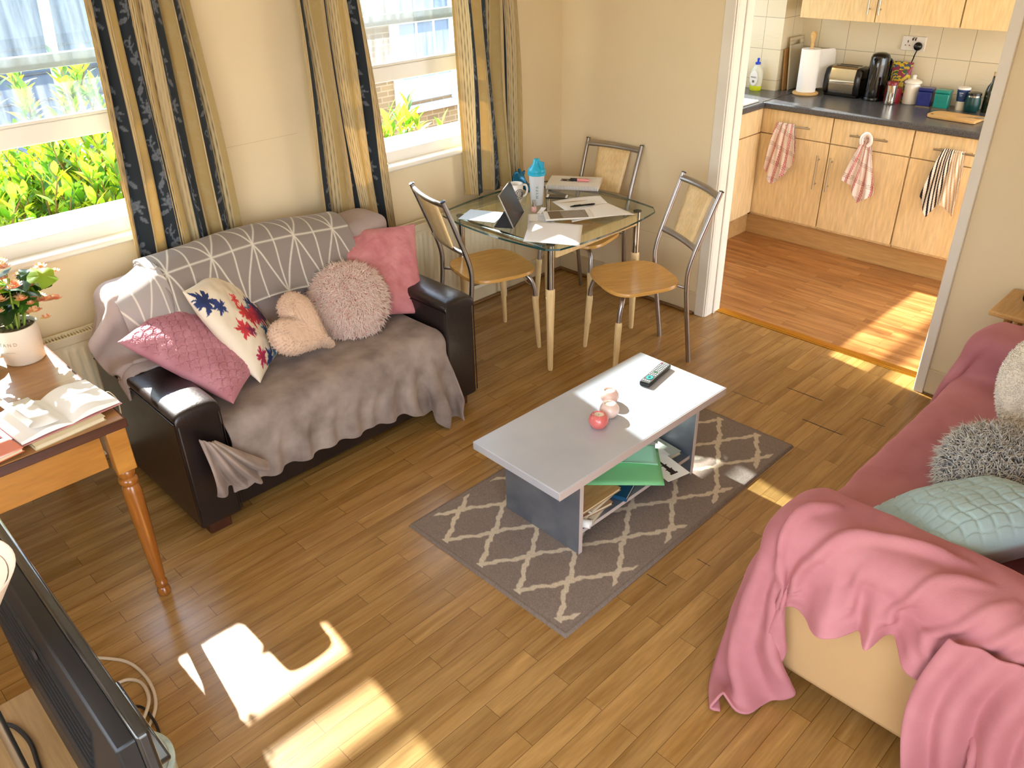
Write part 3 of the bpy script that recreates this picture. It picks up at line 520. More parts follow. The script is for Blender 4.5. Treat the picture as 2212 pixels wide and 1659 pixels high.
# ------------------------------------------------------------------ cloth solver (position based, numpy)
def box_sdf(p, boxes):
    best = None; nb = None
    for (c, h, r) in boxes:
        d = p-np.array(c); a = np.abs(d)-(np.array(h)-r); m = np.maximum(a, 0); L = np.linalg.norm(m, axis=1); s = np.where(d < 0, -1.0, 1.0)
        n = np.where((L > 1e-9)[:, None], s*m/np.maximum(L, 1e-9)[:, None], 0); k = a.argmax(1); ins = L <= 1e-9
        n[ins] = 0; n[np.where(ins)[0], k[ins]] = s[np.where(ins)[0], k[ins]]
        dist = np.where(ins, a.max(1), L)-r
        if best is None: best, nb = dist, n
        else: w = dist < best; best = np.where(w, dist, best); nb[w] = n[w]
    return best, nb
def bx(x0, y0, z0, x1, y1, z1, r=.03): return (((x0+x1)/2, (y0+y1)/2, (z0+z1)/2), ((x1-x0)/2, (y1-y0)/2, (z1-z0)/2), r)
def drape(P, boxes, steps=160, inner=5, slack=1.0, thick=.008, fric=.75, bend=.25, pin=None, damp=.97, g=9.8, floor=None):
    n, m, _ = P.shape; X = P.copy(); V = np.zeros_like(X); dt = 1/60
    fam = []
    for di, dj, k in ((1, 0, 1), (0, 1, 1), (1, 1, .5), (1, -1, .5), (2, 0, bend), (0, 2, bend), (4, 0, bend*.4), (0, 4, bend*.4)):
        for c in range(2):
            st = max(di, abs(dj))
            ii = np.arange(0, n-di); jj = np.arange(max(0, -dj), m-max(0, dj))
            if di: ii = ii[(ii//di) % 2 == c]
            else: jj = jj[((jj-max(0, -dj))//abs(dj)) % 2 == c]
            if len(ii) == 0 or len(jj) == 0: continue
            A = (ii[:, None]*m+jj[None, :]).ravel(); B = ((ii+di)[:, None]*m+(jj+dj)[None, :]).ravel()
            f0 = P.reshape(-1, 3); fam.append((A, B, np.linalg.norm(f0[A]-f0[B], axis=1)*slack, k, False))
    for di, dj in ((8, 0), (0, 8), (16, 0), (0, 16)):     # long tethers: they only stop the cloth from stretching
        for c in range(2):
            ii = np.arange(0, n-di); jj = np.arange(0, m-dj)
            if di: ii = ii[(ii//di) % 2 == c]
            else: jj = jj[(jj//dj) % 2 == c]
            if len(ii) == 0 or len(jj) == 0: continue
            A = (ii[:, None]*m+jj[None, :]).ravel(); B = ((ii+di)[:, None]*m+(jj+dj)[None, :]).ravel(); f0 = P.reshape(-1, 3)
            seg = np.zeros(len(A)); st = m if di else 1
            for q in range(di or dj): seg += np.linalg.norm(f0[A+q*st]-f0[A+(q+1)*st], axis=1)
            fam.append((A, B, np.minimum(seg, np.linalg.norm(f0[A]-f0[B], axis=1)*1.25+.01), 1, True))
    X = X.reshape(-1, 3); V = V.reshape(-1, 3); pinned = None if pin is None else pin.ravel(); X0 = X.copy()
    for s in range(steps):
        prev = X.copy(); V[:, 2] -= g*dt; V *= damp; X = X+V*dt
        for it in range(inner):
            for A, B, L, k, te in fam:
                d = X[B]-X[A]; l = np.linalg.norm(d, axis=1); e_ = l-L
                if te: e_ = np.maximum(e_, 0)
                q = (k*.5*e_/np.maximum(l, 1e-9))[:, None]*d
                X[A] += q; X[B] -= q
            if pinned is not None: X[pinned] = X0[pinned]
        dist, nn = box_sdf(X, boxes); c = dist < thick; X[c] += nn[c]*(thick-dist[c])[:, None]
        mv = X[c]-prev[c]; t = mv-nn[c]*(mv*nn[c]).sum(1)[:, None]; X[c] -= t*fric
        if floor is not None: X[:, 2] = np.maximum(X[:, 2], floor)
        if pinned is not None: X[pinned] = X0[pinned]
        V = (X-prev)/dt; sp = np.linalg.norm(V, axis=1); w = sp > 3; V[w] *= (3/sp[w])[:, None]
    return X.reshape(n, m, 3)
def up2(P):   # Catmull-like linear refinement for colour detail
    n, m, _ = P.shape; a = np.empty((2*n-1, m, 3)); a[::2] = P; a[1::2] = (P[1:]+P[:-1])/2; b = np.empty((2*n-1, 2*m-1, 3)); b[:, ::2] = a; b[:, 1::2] = (a[:, 1:]+a[:, :-1])/2
    return b
def smooth_grid(P, k=1):
    P = P.copy()
    for _ in range(k):
        Q = P.copy(); Q[1:-1] += .5*((P[2:]+P[:-2])/2-P[1:-1]); P = Q.copy(); P[:, 1:-1] += .5*((Q[:, 2:]+Q[:, :-2])/2-Q[:, 1:-1])
    return P
def resample(P, nu, nv):
    def r1(P, k):
        n = P.shape[0]; t = np.linspace(0, n-1, k); i = np.clip(np.floor(t).astype(int), 0, n-2); f = (t-i)[:, None, None]
        p0 = P[np.clip(i-1, 0, n-1)]; p1 = P[i]; p2 = P[i+1]; p3 = P[np.clip(i+2, 0, n-1)]
        return .5*((2*p1)+(p2-p0)*f+(2*p0-5*p1+4*p2-p3)*f**2+(3*p1-p0-3*p2+p3)*f**3)
    P = r1(P, nu); return r1(P.transpose(1, 0, 2), nv).transpose(1, 0, 2)
def velvet(name, c, c2, s=.6, sc=7): return mat(name, c, .85, spec=.15, sheen=s, var=(sc, c2), bump=(260, .25, .002), sheen_tint=c)
# ------------------------------------------------------------------ cushions
def cushion(name, label, C, X, Y, w, h, T, material, parent=None, n=44, p=3.0, col=None, disp=None, wr=.004, seed=1, fold=None, group=None, pull=.06):
    X = Vector(X).normalized(); Y = Vector(Y); Y = (Y-X*Y.dot(X)).normalized(); N = X.cross(Y)
    u = np.linspace(-1, 1, n); U, V = np.meshgrid(u, u, indexing='ij')
    U = np.sin(U*PI/2)*.35+U*.65; V = np.sin(V*PI/2)*.35+V*.65
    th = T/2*(np.clip(1-np.abs(U)**p, 0, 1)*np.clip(1-np.abs(V)**p, 0, 1))**.55
    px = U*w/2*(1-pull*(1-V**2)); py = V*h/2*(1-pull*(1-U**2))
    wrk = fbm(px*26, py*26, seed, 3)*wr*(np.clip(th/T*3, 0, 1)); vs = []; idx = {}; cols = []; fs = []
    for side in (1, -1):
        dz = th*side+(wrk if side > 0 else -wrk*.5); dd = (disp(px, py) if disp is not None and side > 0 else 0)
        Z = dz+dd*np.clip(th/T*4, 0, 1)
        if fold is not None: Z = Z+fold(U, V)
        for i in range(n):
            for j in range(n):
                e_ = i in (0, n-1) or j in (0, n-1)
                if side < 0 and e_: idx[(-1, i, j)] = idx[(1, i, j)]; continue
                idx[(side, i, j)] = len(vs); vs.append((px[i, j], py[i, j], Z[i, j]))
                if col is not None: cols.append(col(U[i, j], V[i, j], side))
        for i in range(n-1):
            for j in range(n-1):
                q = [idx[(side, i, j)], idx[(side, i+1, j)], idx[(side, i+1, j+1)], idx[(side, i, j+1)]]; fs.append(tuple(q if side > 0 else q[::-1]))
    mb = MB(); mb.add(vs, fs); o = obj(name, mb, material, parent, smooth=180, cols=np.array(cols) if col is not None else None)
    o.matrix_world = Matrix(((X.x, Y.x, N.x, C[0]), (X.y, Y.y, N.y, C[1]), (X.z, Y.z, N.z, C[2]), (0, 0, 0, 1)))
    if label: tag(o, label, 'cushion', group)
    return o
def fur(mb, pts, nrm, rng, L, w, root, tip, droop=.4, jit=.5, tang=None):
    for p, nn in zip(pts, nrm):
        p = Vector(p); nn = Vector(nn).normalized(); j = Vector((rng.gauss(0, 1), rng.gauss(0, 1), rng.gauss(0, 1)))*jit
        d = (nn+j).normalized(); 
        if d.dot(nn) < .15: d = (d+nn*.6).normalized()
        l = L*rng.uniform(.65, 1.15); a = d.orthogonal().normalized(); b = d.cross(a); g = rng.uniform(0, 2)*PI
        q1 = p+d*l*.5; q2 = q1+(d*.55+Vector((0, 0, -droop))+j*.25).normalized()*l*.5; vs = []; k = rng.uniform(.85, 1.1)
        for c, r in ((p, w), (q1, w*.85)):
            for t in range(3): an = g+t*2.094; vs.append(c+(a*math.cos(an)+b*math.sin(an))*r)
        vs.append(q2); s = len(mb.v); mb.v += [tuple(v) for v in vs]
        mb.f += [(s+t, s+(t+1) % 3, s+3+(t+1) % 3, s+3+t) for t in range(3)]+[(s+3+t, s+3+(t+1) % 3, s+6) for t in range(3)]; mb.mi += [0]*6
        mid = [root[i]*.35+tip[i]*.65 for i in range(3)]; mb.c += [tuple(x*k for x in root)]*3+[tuple(x*k for x in mid)]*3+[tuple(x*k for x in tip)]
# ------------------------------------------------------------------ black leather sofa
M_lea = mat('black_leather', '#151011', .34, spec=.5, coat=.15, bump=(90, .25, .003), var=(6, '#241a18'))
M_thread = mat('grey_piping', '#6f6764', .5); M_ftw = wood('sofa_foot_wood', '#4a2414', '#351608', .4, 'z')
S = thing('leather_sofa', 'black leather two seater sofa under the windows, draped in grey throws', 'sofa', (-2.25, -.5, 0))
L_ = lambda x, y, z: (x+2.25, y+.5, z)
def lbox(mb, a, b): return mb.box(*L_(*a), *L_(*b))
obj('base', lbox(MB(), (-2.80, -.835, .06), (-1.70, -.16, .33)), M_lea, S, bevel=.015)
obj('seat_cushion', lbox(MB(), (-2.775, -.86, .30), (-1.725, -.32, .43)), M_lea, S, bevel=.04, segs=5)
bk = MB(); P = np.array([[L_(x, y, z) for y, z in ((-.14, .07), (-.13, .78), (-.155, .81), (-.26, .81), (-.30, .78), (-.36, .42), (-.36, .3), (-.3, .07))] for x in (-2.87, -1.60)])
bk.grid(P, wrap=True).add([tuple(q) for q in P[0]], [tuple(range(7, -1, -1))]).add([tuple(q) for q in P[1]], [tuple(range(8))]); obj('backrest', bk, M_lea, S, bevel=.025, segs=4)
for s_, (a, b) in enumerate(((-2.95, -2.785), (-1.715, -1.55))):
    arm = obj('armrest', lbox(MB(), (a, -.87, .06), (b, -.14, .555)), M_lea, S, bevel=.012, segs=3)
    pd = MB(); pr = [(a-.004, .52), (a-.006, .555), (a+.01, .572), (a+.05, .58), (b-.05, .58), (b-.01, .572), (b+.006, .555), (b+.004, .52)]
    P = np.array([[L_(x+((a+b)/2-x)*q, y, .52+(z-.52)*k) for x, z in pr] for y, k, q in ((-.13, .9, .02), (-.2, 1, 0), (-.5, 1, 0), (-.8, 1, 0), (-.86, .95, .0), (-.878, .8, .03), (-.88, .2, .03))])
    pd.grid(P, wrap=True).add([tuple(q) for q in P[0]], [tuple(range(8))]).add([tuple(q) for q in P[-1]], [tuple(range(7, -1, -1))]); obj('arm_pad', pd, M_lea, arm, smooth=50, sub=2)
    obj('piping', MB().tube([L_(a-.003, -.15, .532), L_(a-.003, -.872, .532), L_(b+.003, -.872, .532), L_(b+.003, -.15, .532)], .0028, 8).tube([L_(a, -.873, .53), L_(a, -.873, .08)], .0025, 6).tube([L_(b, -.873, .53), L_(b, -.873, .08)], .0025, 6), M_lea, arm, smooth=60)
for x, y in ((-2.87, -.81), (-1.63, -.81), (-2.87, -.2), (-1.63, -.2)): obj('foot', MB().box(*L_(x-.045, y-.03, 0), *L_(x+.045, y+.03, .062)), M_ftw, S, bevel=.006)
# grey throws on it
M_throw = velvet('taupe_velvet_throw', '#a39388', '#7d6e65', .8, 9); M_throw2 = velvet('grey_fleece_throw', '#b3a29a', '#a2928a', .6, 4)
xs = np.linspace(-2.985, -1.60, 76); path = [(-.115, .60), (-.115, .70), (-.115, .80), (-.13, .835), (-.20, .845), (-.28, .84), (-.32, .80), (-.345, .70), (-.37, .60), (-.385, .5), (-.40, .455), (-.46, .45), (-.52, .45)]
pp = np.array([list(p) for p in smooth_path([(0, y, z) for y, z in path], 4)])[:, 1:]
P = np.zeros((len(xs), len(pp), 3))
for i, x in enumerate(xs):
    P[i, :, 0] = x+.012*np.sin(pp[:, 1]*14+i*.5); P[i, :, 1] = pp[:, 0]; P[i, :, 2] = pp[:, 1]+.006*math.sin(i*.9)
    if x < -2.93: P[i, :, 2] += .0
SOFA = [bx(-2.95, -.87, 0, -2.785, -.13, .575), bx(-1.715, -.87, 0, -1.55, -.13, .575), bx(-2.88, -.34, 0, -1.59, -.12, .82, .035), bx(-2.88, -.37, 0, -1.59, -.2, .5, .03), bx(-2.8, -.865, 0, -1.7, -.2, .43, .04)]
Q = drape(P, SOFA, 90, 5, 1.02, .009, .8, .2); Q = resample(smooth_grid(Q, 1), 150, 100)
tag(obj('back_throw', MB().grid(Q), M_throw2, smooth=180, solid=.008), 'pale grey fleece throw over the back and left arm of the black sofa', 'throw')
# seat throw: over the seat and down the front, flaring past the right arm, bunched at the left
nu, nv = 96, 44; P = np.zeros((nu, nv, 3))
for i in range(nu):
    u = i/(nu-1)
    for j in range(nv):
        v = j/(nv-1)*.86   # metres from the backrest
        xs_ = -2.77+1.035*u; xh = -2.81+1.24*u
        if v < .50: x, y, z = xs_, -.375-v, .448+.012*math.sin(u*9)*math.sin(v*12)
        else:
            h = v-.50; hm = .19+.15*max(0, (u-.72)/.28)**1.2; hh = h/.36*hm
            k = min(1, hh/.13); x = xs_*(1-k)+xh*k; amp = .006+.011*k*(1+1.8*(u > .7)); f = math.sin(u*44+2*math.sin(u*7))+.5*math.sin(u*23+1)
            z = .445-hh; y = -.885-.012*min(1, hh/.05)+min(0, -amp*(f+.8)*k) - (.05*k if u > .84 else 0)
        P[i, j] = (x, y, z)
Q = drape(P, SOFA, 45, 5, 1.0, .010, .8, .45); Q = resample(smooth_grid(Q, 1), 200, 100)
S2 = thing('seat_throw', 'taupe velvet throw covering the seat and front of the black sofa', 'throw', (0, 0, 0)); obj('throw_cloth', MB().grid(Q), M_throw, S2, smooth=180, solid=.008)
# tied bunch at its left corner
nb = 60; mbn = []; 
for i in range(nb):
    a = i/(nb-1); row = []
    for j in range(26):
        v = j/25; f = math.sin(a*22+1.2*math.sin(v*3))*(.004+.026*v)+math.sin(a*9+2)*.012*v
        x = -2.90+(.05+.20*v**1.0)*a+.02*v*math.sin(a*5); z = .475-.03*a-(.235-.05*a)*v-.02*math.sin(a*PI)*v; y = -.905-.018-.03*math.sin(v*PI*.8)-f-.02*math.sin(a*PI); row.append((x, min(y, -.892), z))
    mbn.append(row)
obj('gathered_corner', MB().grid(np.array(mbn)), M_throw, S2, smooth=180, solid=.007, sub=1)
# geometric blanket along the top of the back
def tri_lines(a, b, s=.19, w=.0036):
    m = np.zeros_like(a)
    for th, sc in ((0, s*.866), (PI/3, s*.866), (-PI/3, s*.866), (PI/2, s/2)):
        d = (a*math.sin(th)+b*math.cos(th)); k = sc; q = np.abs(d/k-np.round(d/k))*k
        m = np.maximum(m, np.clip(1.3-q/w, 0, 1))
    return m
M_geo = mat('geometric_blanket', '#8b8179', .9, attr=True, sheen=.3, bump=(300, .2, .002))
nu, nv = 330, 150; uu = np.linspace(0, 1, nu)[:, None]*np.ones((1, nv)); vv = np.linspace(0, 1, nv)[None, :]*np.ones((nu, 1)); s_ = vv*.50
gp = np.array([list(p) for p in smooth_path([(0, -.135, .70), (0, -.128, .80), (0, -.15, .868), (0, -.21, .893), (0, -.29, .884), (0, -.355, .832), (0, -.388, .74), (0, -.412, .64)], 20)])[:, 1:]
gi = np.clip((vv*(len(gp)-1)), 0, len(gp)-1.001); i0 = gi.astype(int); fr_ = gi-i0; yy = gp[i0, 0]*(1-fr_)+gp[i0+1, 0]*fr_; zz = gp[i0, 1]*(1-fr_)+gp[i0+1, 1]*fr_
xx = -2.70+.90*uu-.02*vv; wv_ = fbm(xx*9, s_*12, 5, 3)*.007; zz = zz+wv_+.012*np.sin(uu*PI)-.045*np.clip(uu-.5, 0, 1)+.0; yy = yy-.012*np.sin(uu*7+1)*vv-wv_
lm_ = tri_lines(xx+.01*np.sin(s_*18), s_); base = np.array(lin('#8b8077')); ln = np.array(lin('#d8d0c0')); cc = base*(1-lm_[..., None])+ln*lm_[..., None]*np.ones(3)
t = thing('folded_blanket', 'grey blanket with white geometric star lines folded along the sofa back', 'blanket', (0, 0, 0))
obj('top_layer', MB().grid(np.stack([xx, yy, zz], -1)), M_geo, t, smooth=180, solid=.012, cols=cc.reshape(-1, 3))
xx2 = -2.865+.19*uu; yy2 = yy*1.0; dz = .058*np.clip((vv-.45)/.55, 0, 1); zz2 = gp[i0, 1]*(1-fr_)+gp[i0+1, 1]*fr_+.0-.075*(1-uu)-.01+dz; yy2 = gp[i0, 0]*(1-fr_)+gp[i0+1, 0]*fr_-.006-.02*np.sin(uu*PI)
lm2 = tri_lines(xx2*1.0+.05, s_+.03); cc = np.array(lin('#a49b95'))*(1-lm2[..., None])+ln*lm2[..., None]
obj('turned_end', MB().grid(np.stack([xx2, yy2, zz2], -1)[:, ::1]), M_geo, t, smooth=180, solid=.014, cols=cc.reshape(-1, 3))
for k in range(2):
    obj('fold_edge', MB().tube([(-2.70+.012*k+.004*math.sin(q*.3), float(gp[q, 0])-.012-.006*k, float(gp[q, 1])-.012+.006*k) for q in range(30, len(gp)-1-6*k, 6)], .011), mat('blanket_edge_%d' % k, '#8f857d', .9), t, smooth=180)
# cushions on the black sofa
def scal(px, py, s=.052):
    r = s/2; ry = np.floor(py/(s*.42)); out = np.zeros_like(px); done = np.zeros(px.shape, bool)
    for k in (1, 0, -1):
        rr = ry-k; cy = rr*s*.42; off = np.where(rr % 2 == 0, 0, r); cx = np.round((px-off)/s)*s+off; d = np.hypot(px-cx, py-cy); a = np.arctan2(px-cx, py-cy)
        w = (d < r) & (py >= cy) & ~done; out = np.where(w, .0022*(1-.5*d/r)+.0014*np.cos(a*16)*(d > r*.25)-.0052*(d > r*.90), out); done |= w
    return out
M_pink = velvet('dusty_pink_plush', '#cc8a8a', '#bd7679', .5, 14); M_pinkl = velvet('mauve_scalloped_plush', '#c48a94', '#b57983', .5, 14)
cushion('cushion', 'large dusty pink square cushion against the right arm of the black sofa', (-1.775, -.455, .63), (.86, -.50, -.04), (.36, .52, .74),   .43, .44, .12, M_pink, seed=4, wr=.014, disp=lambda a, b: scal(a, b, .03)*.35, n=110)
cushion('cushion', 'mauve pink scalloped cushion lying over the left arm of the black sofa', (-2.665, -.52, .605), (.76, .64, .0), (-.60, .50, .50), .42, .46, .13, M_pinkl, seed=9, wr=.004, disp=scal, n=190)
rs_ = np.random.RandomState(4)
blobs = [(-.85, .68, .19, '#1f2f5c'), (-.70, .45, .13, '#26376b'), (-.10, .38, .11, '#d24a48'), (.42, .06, .20, '#28396b'), (.2, .02, .14, '#2f6f93'), (-.16, .10, .17, '#cf3b38'), (-.02, -.04, .20, '#b92e3a'), (.24, -.12, .20, '#a12a40'), (.48, -.18, .19, '#5d2c52'), (.66, -.22, .12, '#3b2a55'), (-.56, -.13, .17, '#c23440'), (-.42, -.24, .10, '#7a2348'), (.16, -.42, .11, '#2a5580'), (.36, -.72, .20, '#2d5c86'), (.55, -.60, .13, '#3b7fa0'), (.1, -.85, .12, '#3b7fa0'), (-.26, -.88, .17, '#263a70'), (-.62, -.72, .15, '#a3254a'), (.85, .40, .10, '#6f4a86'), (.78, .18, .10, '#4a3f7c'), (.95, .92, .12, '#c8405c'), (.7, -.82, .14, '#2a4d7c')]
def print_col(u, v, side):
    c = np.array(lin('#e9dcc4'))
    for bx_, by_, r, h in blobs:
        a = math.atan2(v-by_, u-bx_); rr = r*(1+.28*math.sin(a*5+bx_*9)+.22*math.sin(a*11+by_*17)+.10*math.sin(a*23)); d = math.hypot(u-bx_, v-by_)
        if d < rr: c = np.array(lin(h))*(.8+.5*d/rr); 
    return c if side > 0 else np.array(lin('#e9dcc4'))
M_print = mat('printed_cotton', '#eee2cc', .8, attr=True, bump=(400, .1, .001))
cushion('cushion', 'white cushion with red and blue watercolour bird splashes', (-2.475, -.47, .63), (.66, .68, -.10), (-.42, .30, .84), .38, .45, .13, M_print, seed=12, wr=.006, n=130, col=print_col)
# round fur cushion
def blob_points(fn, N, rng): return [fn(rng) for _ in range(N)]
def oriented(C, X, Y):
    X = Vector(X).normalized(); Y = Vector(Y); Y = (Y-X*Y.dot(X)).normalized(); N = X.cross(Y); return Matrix(((X.x, Y.x, N.x, C[0]), (X.y, Y.y, N.y, C[1]), (X.z, Y.z, N.z, C[2]), (0, 0, 0, 1)))
def round_fur(name, label, C, X, Y, R, T, N, L, root, tip, core, seed, w=.0022, jit=.45, sx=1.0, power=2):
    rng = random.Random(seed); M = oriented(C, X, Y); t = thing(name, label, 'cushion', C)
    prof = [(0, -T/2)]+[(R*math.cos(a), T/2*math.sin(a)) for a in np.linspace(-1.35, 1.35, 13)]+[(0, T/2)]
    mb = MB(); mb.M = Matrix.Translation(-Vector(C)) @ M @ Matrix.Diagonal((sx, 1, 1, 1)); mb.lathe(prof, 40); obj('pad', mb, core, t, smooth=180)
    fm = MB(); R3 = M.to_3x3(); pts, nr = [], []
    for _ in range(N):
        a = rng.uniform(0, 2*PI); q = rng.uniform(-.45, 1.0) ; b = math.asin(q)
        if rng.random() < .35: rr = math.sqrt(rng.random())*R*.9; p = Vector((rr*math.cos(a)*sx, rr*math.sin(a), T/2*math.sqrt(1-(rr/R)**2))); n_ = Vector((rr*math.cos(a)*.8, rr*math.sin(a)*.8, R*.6))
        else: p = Vector((R*math.cos(b)*math.cos(a)*sx, R*math.cos(b)*math.sin(a), T/2*math.sin(b))); n_ = Vector((math.cos(b)*math.cos(a), math.cos(b)*math.sin(a), math.sin(b)*1.2))
        pts.append(R3 @ p); nr.append(R3 @ n_)
    fur(fm, pts, nr, rng, L, w, root, tip, jit=jit); o = obj('fur', fm, mat(name+'_fibre', '#ffffff', .7, attr=True, spec=.2), t, smooth=180); o['kind'] = 'stuff'; return t
round_fur('fluffy_cushion', 'round fluffy cream cushion with coral pink roots', (-1.985, -.535, .575), (.82, -.57, 0), (.30, .42, .80), .155, .12, 7000, .046, lin('#f5a090'), lin('#fff2e2'), mat('coral_core', '#e9a493', .9), 21)
# heart cushion
def heart_cushion():
    C = (-2.275, -.60, .575); t = thing('heart_cushion', 'cream bobbled heart shaped cushion, its point towards the seat front', 'cushion', C)
    ax = Vector((.62, -.30, -.62)).normalized(); side = Vector((.30, .55, .62)); side = (side-ax*side.dot(ax)).normalized(); N = ax.cross(side).normalized()
    if N.dot(Vector((-.5, -.75, .4))) < 0: N = -N
    n, m = 30, 72; vs = []
    def outline(a):
        x = 16*math.sin(a)**3; y = 13*math.cos(a)-5*math.cos(2*a)-2*math.cos(3*a)-math.cos(4*a); return x/16*.145, -(y/16*.155+.0)
    mb = MB(); P = np.zeros((2*n-1, m, 3))
    for k in range(m):
        ox, oy = outline(2*PI*k/m)
        for i in range(2*n-1):
            q = -1+i/(n-1)*1.0; s = math.sqrt(max(0, 1-abs(q)**2.2)); z = .065*q*(1); xx_, yy_ = ox*s, (oy-.02)*s+.02
            bump = .003*math.sin(xx_*260)*math.sin(yy_*260+k*0)
            p = ax*yy_+side*xx_+N*(z*(1-.35*(1-s))+bump*q); P[i, k] = p
    mb.grid(P, wrap=True); obj('cover', mb, mat('cream_bobble', '#dfbfa4', .9, spec=.15, sheen=.4, bump=(70, .8, .006), var=(60, .06)), t, smooth=180)
    rng = random.Random(2); fm = MB(); pts, nr = [], []
    for _ in range(2600):
        i = rng.randrange(6, 2*n-7); k = rng.randrange(m); p = Vector(P[i, k])*1.0; q = -1+i/(n-1); nn = p.normalized()*.6+N*q*1.2; pts.append(p); nr.append(nn)
    fur(fm, pts, nr, rng, .010, .0016, lin('#d9b598'), lin('#e9cdb4'), droop=.2, jit=.6); obj('pile', fm, bpy.data.materials['fluffy_cushion_fibre'], t, smooth=180)
heart_cushion()
# ------------------------------------------------------------------ cream sofa with the pink throw
M_cream = mat('cream_leather', '#c4a070', .42, spec=.4, bump=(60, .1, .002)); RS = thing('cream_sofa', 'cream leather sofa covered by a pink fleece throw, at the right', 'sofa', (-1.2, -3.05, 0))
K_ = lambda x, y, z: (x+1.2, y+3.05, z)
def kbox(a, b): return MB().box(*K_(*a), *K_(*b))
for a, b in ((-2.05, -1.84), (-.56, -.35)): obj('armrest', kbox((a+.004, -3.5, .08), (b-.004, -2.652, .588)), M_cream, RS, bevel=.025, segs=4)
obj('base', kbox((-1.84, -3.48, .08), (-.56, -2.66, .32)), M_cream, RS, bevel=.015); obj('seat_cushion', kbox((-1.838, -3.3, .3), (-.562, -2.63, .425)), M_cream, RS, bevel=.04, segs=4); obj('backrest', kbox((-1.84, -3.5, .08), (-.56, -3.27, .78)), M_cream, RS, bevel=.05, segs=4)
for x in (-2.0, -.4):
    for y in (-2.69, -3.43): obj('foot', MB().box(*K_(x-.03, y-.03, 0), *K_(x+.03, y+.03, .082)), M_ftw, RS, bevel=.005)
M_throwp = velvet('pink_fleece_throw', '#c08286', '#ae6f74', .8, 5)
RB = [bx(-2.055, -3.5, .06, -1.835, -2.635, .602, .02), bx(-.565, -3.5, .06, -.345, -2.635, .602, .02), bx(-1.84, -3.48, .06, -.56, -2.632, .43, .05), bx(-1.84, -3.5, .06, -.56, -3.27, .79, .05)]
prof = [(-2.085, .20), (-2.085, .35), (-2.083, .5), (-2.06, .61), (-1.95, .625), (-1.84, .61), (-1.815, .52), (-1.79, .45), (-1.5, .445), (-1.2, .445), (-.9, .445), (-.61, .45), (-.585, .52), (-.56, .61), (-.45, .625), (-.335, .61), (-.32, .45), (-.32, .25)]
sp_ = smooth_path([(x, 0, z) for x, z in prof], 10); sp_ = [sp_[0]]+sp_[1:]; ln_ = [0]
for a, b in zip(sp_, sp_[1:]): ln_.append(ln_[-1]+(b-a).length)
ns_, ntt = 128, 64; S_ = np.linspace(0, ln_[-1], ns_); px_ = np.interp(S_, ln_, [p.x for p in sp_]); pz_ = np.interp(S_, ln_, [p.z for p in sp_])
P = np.zeros((ns_, ntt, 3))
for i in range(ns_):
    for j in range(ntt):
        v = j/(ntt-1)*1.34; x, z = px_[i], pz_[i]
        y = -2.36-v                                   # overhang in front first
        if S_[i] < .40:                               # hanging part outside the near arm, gathered
            drop = (.40-S_[i])/.40; kk = np.interp(v, [0, .28, .33, .41, .55, .68, .74, .80, .90, 1.34], [1.15, 1.1, .85, .52, .42, .31, .38, .62, .9, 1.1])
            z = .61-(.61-z)*kk; y += .03*drop*math.sin(v*21); x -= .050*drop**.7*(1+math.sin(v*56+1.8*math.sin(v*7)))
        if -3.27 > y > -9 and -1.84 < x < -.56: 
            r = min(-3.27-y, .36); z = max(z, .445+r); y = -3.255-max(0, (-3.27-y)-.36)
        P[i, j] = (x, y, z+.004*math.sin(i*.7)*math.sin(j*.6))
pin = ((P[:, :, 1] < -2.68) & (S_[:, None] > .45) & (S_[:, None] < ln_[-1]-.42)); P[pin] += np.array([0, 0, .002])
Q = drape(P, RB, 95, 6, 1.0, .013, .72, .10, damp=.95, pin=pin, floor=.012)
Q = resample(smooth_grid(Q, 1), 340, 190)
def crease(Q, fn):
    du = np.gradient(Q, axis=0); dv = np.gradient(Q, axis=1); n = np.cross(du, dv); n /= np.maximum(np.linalg.norm(n, axis=2, keepdims=True), 1e-9)
    return Q+n*fn[..., None]
su = np.linspace(0, ln_[-1], 340)[:, None]; sv = np.linspace(0, 1.34, 190)[None, :]
def ridge(pts, w, h):
    out = np.zeros((340, 190)); pts = smooth_path([(a, b_, 0) for a, b_ in pts], 8)
    for k, (p, q) in enumerate(zip(pts, pts[1:])):
        d = q-p; L2 = d.length_squared; t = np.clip(((su-p.x)*d.x+(sv-p.y)*d.y)/L2, 0, 1); dd = np.hypot(su-p.x-t*d.x, sv-p.y-t*d.y); f = min(1, k/4, (len(pts)-k)/6)+.05; out = np.maximum(out, h*f*np.exp(-(dd/w)**2))
    return out
wr_ = .0035*fbm(su*11+0*sv, sv*16+0*su, 8, 3)+.002*fbm(su*30+0*sv, sv*30+0*su, 3, 2)
wr_ = np.maximum.reduce([ridge([(.02, .30), (.25, .32), (.44, .33), (.55, .40)], .013, .022), ridge([(.05, .42), (.28, .40), (.44, .46), (.52, .60), (.56, .74)], .015, .024), ridge([(.80, .30), (.86, .44), (.90, .62), (.93, .80)], .014, .018), ridge([(.12, .52), (.3, .53), (.42, .55)], .012, .016), ridge([(.14, .66), (.3, .645), (.45, .70), (.52, .8)], .012, .016), ridge([(.10, .76), (.3, .74), (.5, .86)], .012, .018), ridge([(.08, .84), (.3, .80), (.5, .95)], .012, .016), ridge([(.0, .93), (.3, .86), (.45, .98)], .012, .018)])+wr_
wr_ += ridge([(1.0, .34), (1.25, .42), (1.5, .40)], .03, -.006)+ridge([(1.5, .5), (1.8, .6), (2.0, .62)], .03, -.006)
Nz = np.cross(np.gradient(Q, axis=0), np.gradient(Q, axis=1))[..., 2]; sg_ = 1 if Nz[150:250, 60:120].mean() > 0 else -1
Q = crease(Q, sg_*wr_)
